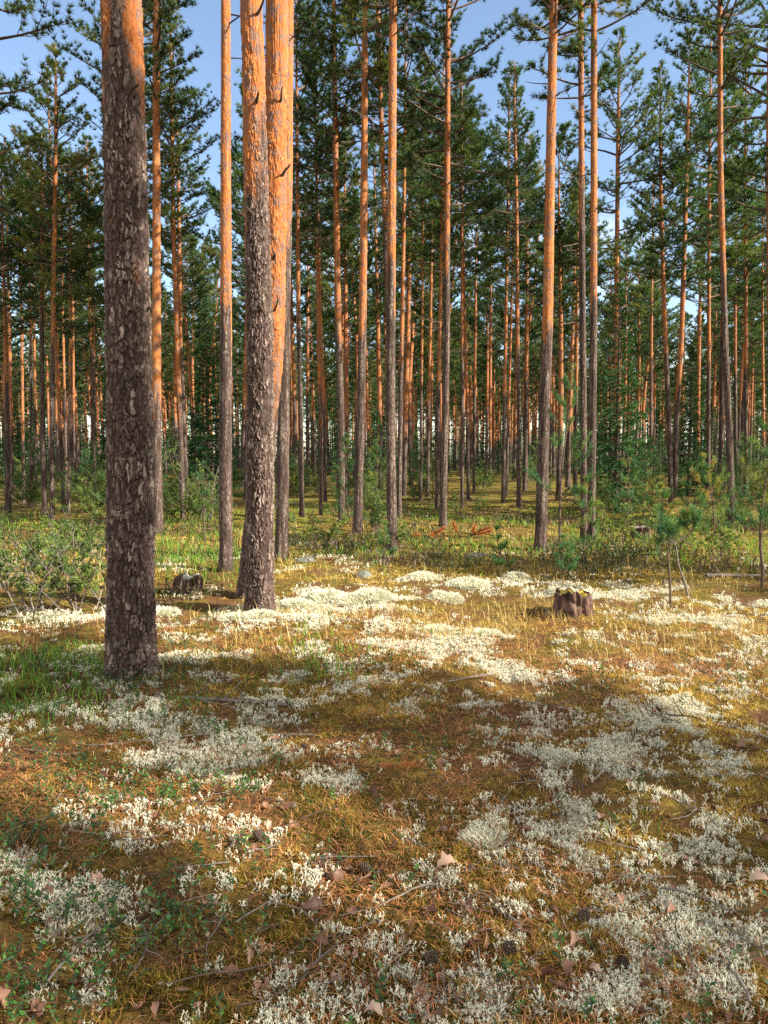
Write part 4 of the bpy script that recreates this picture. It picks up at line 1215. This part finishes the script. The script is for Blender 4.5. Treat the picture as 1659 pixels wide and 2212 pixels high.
def lichen_cushions():
    i = 0
    for (px, py, r) in [(700, 1300, .24), (755, 1305, .2), (800, 1303, .22), (640, 1312, .16), (560, 1352, .15), (505, 1350, .12), (910, 1254, .2), (1045, 1812, .07), (960, 1300, .18), (1115, 1247, .16), (1010, 1275, .25), (350, 1335, .14), (940, 1372, .16), (1045, 1372, .14)]:
        lo = gp(px, py); g = np.random.RandomState(int(px))
        n = int(2600 * min(1, r / .15)); u = g.rand(n) ** .5; a = g.rand(n) * 6.28
        dx, dy = u * np.cos(a) * r, u * np.sin(a) * r * .8; dz = .55 * r * np.sqrt(1 - u ** 2 * .98) * .75 * (1 + .9 * (fbm(dx * 9 / r * .3 + i, dy * 9 / r * .3, oct=2, seed=i) - .5))
        D = np.stack([dx / r, dy / r, .4 + 0 * dx], 1) + g.normal(0, .35, (n, 3)); D /= np.linalg.norm(D, axis=1)[:, None]
        mb = MB()
        # solid body below the tips
        th = np.arange(20) * 2 * PI / 20; uu = np.linspace(1, 0, 7)
        V = np.stack([uu[:, None] * np.cos(th) * r, uu[:, None] * np.sin(th) * r * .8, .36 * r * np.sqrt(1 - uu[:, None] ** 2 * .999) + 0 * th - .03], -1).reshape(-1, 3)
        ii = np.arange(6)[:, None] * 20; j = np.arange(20)[None]; k = (j + 1) % 20
        mb.add(V, np.concatenate([np.stack([ii + j, ii + k, ii + 20 + k], -1).reshape(-1, 3), np.stack([ii + j, ii + 20 + k, ii + 20 + j], -1).reshape(-1, 3)]), 0, .35)
        mb.blades(np.stack([dx, dy, dz - .03], 1), D, .04 + .02 * g.rand(n), .012 if r > .1 else .006, 0, np.clip(g.normal(.85, .2, n), 0, 1), g)
        o = obj("lichen_cushion", mb.mesh("lichen_cushion", [M_LICH]), None, lo)
        lab = "small round pale green lichen cushion alone in the foreground moss" if px == 1045 and py > 1500 else "pale rounded lichen cushion along the edge of the sunny clearing"
        tag(o, lab, "lichen", "rounded lichen cushions"); i += 1


lichen_cushions()


def moss():
    mb = MB()
    for (n, r0, r1, L, W) in [(430000, 1.45, 5.4, .026, .0052), (230000, 4.8, 10, .022, .007), (160000, 9, 24, .032, .018)]:
        x, y = spread(n, r0, r1, 41, 1.0 if r0 < 9 else .6)
        m = lichen_mask(x, y); mo = fbm(x * 1.7 + 4, y * 1.7, oct=3, seed=71)
        k = (rs.rand(n) < sstep(.3, .62, mo) * (1 - .7 * sstep(.4, 1, m)) * 1.0)
        x, y, mo = x[k], y[k], mo[k]; n = len(x)
        D = np.stack([rs.normal(0, .7, n), rs.normal(0, .7, n), .15 + .9 * rs.rand(n)], 1); D /= np.linalg.norm(D, axis=1)[:, None]
        big = fbm(x * .9, y * .9 + 7, oct=2, seed=75); sm = fbm(x * 16, y * 16, oct=2, seed=77)
        t = np.clip(.42 + 1.4 * (big - .5) + 1.1 * (sm - .5) + rs.normal(0, .22, n), 0, 1); L = L * (.35 + 1.0 * sstep(.36, .66, sm))
        mb.blades(np.stack([x, y, ground_h(x, y) - .003], 1), D, L * (.6 + .8 * rs.rand(n)), W * (.7 + .6 * rs.rand(n)), 0, t)
    cover("moss", "golden olive moss carpet covering the forest floor", "moss", [mb.arrays()], [M_MOSS])


moss()


def litter():
    mb = MB(); n = 95000
    x, y = spread(n, 1.4, 7, 41, 1.1)
    m = fbm(x * 1.4 + 14, y * 1.4, oct=3, seed=81)
    k = rs.rand(n) < .25 + .75 * sstep(.4, .62, m); x, y = x[k], y[k]; n = len(x)
    a = rs.rand(n) * 6.28
    D = np.stack([np.cos(a), np.sin(a), rs.normal(.05, .28, n)], 1); D /= np.linalg.norm(D, axis=1)[:, None]
    P = np.stack([x, y, ground_h(x, y) + .004 + .012 * rs.rand(n)], 1)
    L = (.03 + .03 * rs.rand(n))[:, None]; W = (.0008 + .00012 * np.hypot(x, y))[:, None]
    S = np.cross(D, [0, 0, 1.0]); S /= np.linalg.norm(S, axis=1)[:, None]
    bow = np.stack([0 * a, 0 * a, rs.normal(.004, .004, n)], 1)
    mid = P + D * L * .5 + bow + S * (rs.normal(0, .004, n))[:, None]
    V = np.stack([P - S * W * .7, P + S * W * .7, mid - S * W, mid + S * W, P + D * L], 1).reshape(-1, 3)
    F = (np.array([[0, 1, 3], [0, 3, 2], [2, 3, 4]])[None] + (np.arange(n) * 5)[:, None, None]).reshape(-1, 3)
    mb.add(V, F, 0, np.repeat(np.clip(rs.normal(.5, .25, n), 0, 1), 5))
    cover("needle_litter", "rusty fallen pine needles strewn over the moss", "needles", [mb.arrays()], [M_NEEDLE])


litter()


def grass_blades(mb, x, y, L, W, tint, lean=.35, mat=0):
    """each blade a bent strip of three faces"""
    n = len(x); a = rs.rand(n) * 6.28; ln = np.abs(rs.normal(lean, .2, n))
    B = np.stack([x, y, ground_h(x, y) - .01], 1)
    d = np.stack([np.cos(a), np.sin(a), 0 * a], 1); S = np.stack([-np.sin(a), np.cos(a), 0 * a], 1)
    L = L[:, None]; W = W[:, None]; ln = ln[:, None]
    up = np.array([0, 0, 1.0])
    m1 = B + up * L * .5 + d * L * .2 * ln; tip = B + up * L * (1 - .35 * ln) + d * L * .9 * ln
    V = np.stack([B - S * W, B + S * W, m1 - S * W * .8, m1 + S * W * .8, tip], 1).reshape(-1, 3)
    F = (np.array([[0, 1, 3], [0, 3, 2], [2, 3, 4]])[None] + (np.arange(n) * 5)[:, None, None]).reshape(-1, 3)
    mb.add(V, F, mat, np.repeat(tint, 5))


def grass():
    # dry yellow grass of the clearing
    mb = MB(); n = 95000
    x, y = spread(n, 4.2, 16, 36, 1.0)
    vx, vy = to_view(x, y)
    w = np.exp(-((vx - 700) / 260) ** 2 - ((vy - 1400) / 60) ** 2) + np.exp(-((vx - 1080) / 260) ** 2 - ((vy - 1365) / 50) ** 2) + .8 * np.exp(-((vx - 1520) / 200) ** 2 - ((vy - 1390) / 60) ** 2) + .5 * np.exp(-((vx - 100) / 200) ** 2 - ((vy - 1380) / 50) ** 2) + .35 * sstep(1310, 1240, vy)
    w = w * (.25 + 1.5 * sstep(.42, .62, fbm(x * 1.8, y * 1.8, oct=2, seed=91)))
    k = rs.rand(n) < w * .45; x, y = x[k], y[k]; n = len(x)
    tall = (rs.rand(n) < .07)
    grass_blades(mb, x, y, (.06 + .09 * rs.rand(n)) * (1 + 1.1 * tall), .0013 + .00016 * y, np.clip(rs.normal(.5, .25, n), 0, 1), .75)
    cover("dry_grass", "thin dry yellow grass in the sunny clearing", "grass", [mb.arrays()], [M_GRASSD])
    # green lush patch beside the big trunk, and greener tufts
    mb = MB(); n = 120000
    x, y = spread(n, 1.6, 22, 38, .9)
    vx, vy = to_view(x, y)
    w = 2.4 * sstep(255, 170, vx + (fbm(x * 4, y * 4, seed=93) - .5) * 120) * sstep(1395, 1440, vy) * sstep(1600, 1520, vy) + .6 * np.exp(-((vx - 690) / 75) ** 2 - ((vy - 1440) / 55) ** 2) + .25 * np.exp(-((vx - 1400) / 70) ** 2 - ((vy - 1800) / 40) ** 2) * (fbm(x * 9, y * 9, seed=3) > .55)
    w = w + .20 * sstep(1260, 1200, vy) * sstep(.46, .6, fbm(x * .7, y * .7, oct=3, seed=97)) + .3 * np.exp(-((vx - 450) / 120) ** 2 - ((vy - 1200) / 60) ** 2)
    k = rs.rand(n) < w; x, y, vy = x[k], y[k], vy[k]; n = len(x)
    grass_blades(mb, x, y, .05 + .07 * rs.rand(n) + .05 * (vy < 1260), .0016 + .0005 * y, np.clip(rs.normal(.5, .25, n), 0, 1), .45)
    cover("green_grass", "lush green grass beside the thickest trunk and in the shade", "grass", [mb.arrays()], [M_GRASSG])


grass()


def low_plants():
    # lingonberry: small glossy leaves on short stems
    g = random.Random(3); mbs = []
    for q in range(4):
        mb = MB()
        P = bough((0, 0, 0), (g.gauss(0, .3), g.gauss(0, .3), 1), .075, 0, 5, .1, g); mb.tube(P, np.linspace(.0012, .0008, 6), 3, 1, .3)
        for i in range(9):
            s = .25 + .75 * i / 9; y = s * 5; ii = min(4, int(y)); b = P[ii] + (P[ii + 1] - P[ii]) * (y - ii); a = i * 2.4
            d = unit((math.cos(a), math.sin(a), g.uniform(.2, .9))); sd = unit(np.cross(d, (0, 0, 1))); L = g.uniform(.014, .022); W = L * .3
            mb.add([b, b + d * L * .5 - sd * W, b + d * L * .5 + sd * W, b + d * L], [(0, 2, 1), (1, 2, 3)], 0, min(1, max(0, g.gauss(.5, .25))))
        mbs.append(mb.arrays())
    n = 15000; x, y = spread(n, 1.5, 9, 40, 1.1); vx, vy = to_view(x, y)
    w = .9 * np.exp(-((vx - 320) / 130) ** 2 - ((vy - 1530) / 60) ** 2) + .5 * sstep(700, 300, vx) * sstep(.5, .62, fbm(x * 2.2, y * 2.2, oct=2, seed=101)) + .5 * np.exp(-((vx - 720) / 110) ** 2 - ((vy - 1470) / 40) ** 2) + .10 * sstep(.5, .65, fbm(x * 2, y * 2, oct=2, seed=103))
    for cx, cy in [(370, 2030), (365, 1990), (480, 1750), (360, 1770), (30, 1790), (470, 1590), (570, 1640), (520, 1720), (160, 1660), (110, 1600), (1280, 1480), (690, 1850), (50, 2150), (230, 1770), (370, 1780)]:
        w = w + .9 * np.exp(-((vx - cx) / 26) ** 2 - ((vy - cy) / 22) ** 2)
    k = rs.rand(n) < w; x, y = x[k], y[k]; parts = []
    wh = rs.randint(0, 4, len(x))
    for i in range(4):
        k = wh == i
        parts.append(replicate(mbs[i], np.stack([x[k], y[k], ground_h(x[k], y[k])], 1), rs.rand(k.sum()) * 6.28, .7 + .7 * rs.rand(k.sum()), rs.normal(0, .25, (k.sum(), 2)), rs.normal(0, .15, k.sum())))
    print("lingon", len(x))
    cover("lingonberry_plants", "low glossy green lingonberry plants on the shaded forest floor", "ground plants", parts, [M_BERRY, M_TWIG])
    # heather and bilberry in the middle distance
    mb = MB(); TP, TD, TT = [], [], []
    n = 60000; x, y = spread(n, 7.5, 26, 36, .8); vx, vy = to_view(x, y)
    w = 1.0 * np.exp(-((vx - 1290) / 130) ** 2 - ((vy - 1228) / 24) ** 2) + .8 * np.exp(-((vx - 740) / 130) ** 2 - ((vy - 1178) / 20) ** 2) + .6 * np.exp(-((vx - 950) / 120) ** 2 - ((vy - 1222) / 16) ** 2) + .45 * sstep(.5, .62, fbm(x * .5 + 30, y * .5, oct=3, seed=111)) * sstep(1235, 1190, vy) + .3 * np.exp(-((vx - 1560) / 120) ** 2 - ((vy - 1240) / 16) ** 2) + .5 * np.exp(-((vx - 420) / 60) ** 2 - ((vy - 1300) / 20) ** 2)
    k = rs.rand(n) < w * .55; x, y = x[k], y[k]; n = len(x)
    P = np.stack([x, y, ground_h(x, y)], 1)
    D = np.stack([rs.normal(0, .35, n), rs.normal(0, .35, n), 1 + 0 * x], 1); D /= np.linalg.norm(D, axis=1)[:, None]
    Hh = .09 + .14 * rs.rand(n) * (.4 + fbm(x, y, seed=5))
    tt = np.clip(.4 + 1.6 * (fbm(x * 1.1, y * 1.1, oct=2, seed=115) - .5) + rs.normal(0, .1, n), 0, 1)
    for q in range(4):
        Q = P + D * (Hh * (.15 + .22 * q))[:, None]
        d2 = D + rs.normal(0, .55, (n, 3)); d2 /= np.linalg.norm(d2, axis=1)[:, None]
        mb.blades(Q, d2, .05 + .03 * rs.rand(n), .013 + .0007 * y, 0, tt)
    cover("heather", "dark brown green heather and bilberry growing in shaded patches", "heather", [mb.arrays()], [M_HEATH])


low_plants()

# ------------------------------------------------------------------ light, sky, camera
sd = bpy.data.lights.new("sun", "SUN"); sd.energy = 5.0; sd.angle = R_(.5); sd.color = (1.0, .91, .76)
so = bpy.data.objects.new("sun", sd); C.objects.link(so)
sv = Vector((sun_h[0] * math.cos(SUN_EL), sun_h[1] * math.cos(SUN_EL), math.sin(SUN_EL)))
so.rotation_euler = sv.to_track_quat('Z', 'Y').to_euler(); so.location = sv * 60

w = bpy.data.worlds.new("World"); scene.world = w; w.use_nodes = True
nt = w.node_tree; bg = nt.nodes["Background"]
sky = nt.nodes.new("ShaderNodeTexSky"); sky.sky_type = 'NISHITA'; sky.sun_disc = False
sky.sun_elevation = SUN_EL; sky.sun_rotation = SUN_AZ; sky.air_density = 1.0; sky.dust_density = .6; sky.ozone_density = .8
tc = nt.nodes.new("ShaderNodeTexCoord")
mp = nt.nodes.new("ShaderNodeMapping"); mp.inputs["Scale"].default_value = (1, 1, 2.6); nt.links.new(tc.outputs["Generated"], mp.inputs[0])
nz = N(nt, "ShaderNodeTexNoise", Scale=2.4, Detail=6.0, Roughness=.55); nt.links.new(mp.outputs[0], nz.inputs["Vector"])
sep = nt.nodes.new("ShaderNodeSeparateXYZ"); nt.links.new(tc.outputs["Generated"], sep.inputs[0])
low = mth(nt, "MULTIPLY_ADD", sep.outputs["Y"], -1.25, mth(nt, "MULTIPLY_ADD", sep.outputs["Z"], -1.4, 1.62))  # extra unseen cloud added behind the camera so the shade turns less blue
cl = mth(nt, "MULTIPLY", mth(nt, "SUBTRACT", mth(nt, "ADD", nz.outputs[0], mth(nt, "MULTIPLY", low, .35)), .60), 4.5, clamp=True)
col = mixc(nt, mth(nt, "MULTIPLY", cl, .8), sky.outputs[0], (7.4, 7.0, 6.5))
nt.links.new(col, bg.inputs[0]); bg.inputs[1].default_value = .092

cd = bpy.data.cameras.new("camera"); cam = bpy.data.objects.new("camera", cd); C.objects.link(cam)
cd.sensor_fit = 'VERTICAL'; cd.sensor_height = 36; cd.sensor_width = 27; cd.lens = 26; cd.clip_end = 1500; cd.clip_start = .05
cam.location = (0, 0, CAMZ); cam.rotation_euler = (PI / 2 - PITCH, 0, 0)
scene.camera = cam
scene.view_settings.view_transform = 'Standard'; scene.view_settings.look = 'None'; scene.view_settings.exposure = 1.6; scene.view_settings.gamma = 1
try:
    scene.cycles.max_bounces = 6; scene.cycles.diffuse_bounces = 3; scene.cycles.transmission_bounces = 3; scene.cycles.glossy_bounces = 2
    scene.cycles.use_denoising = False
except Exception:
    pass
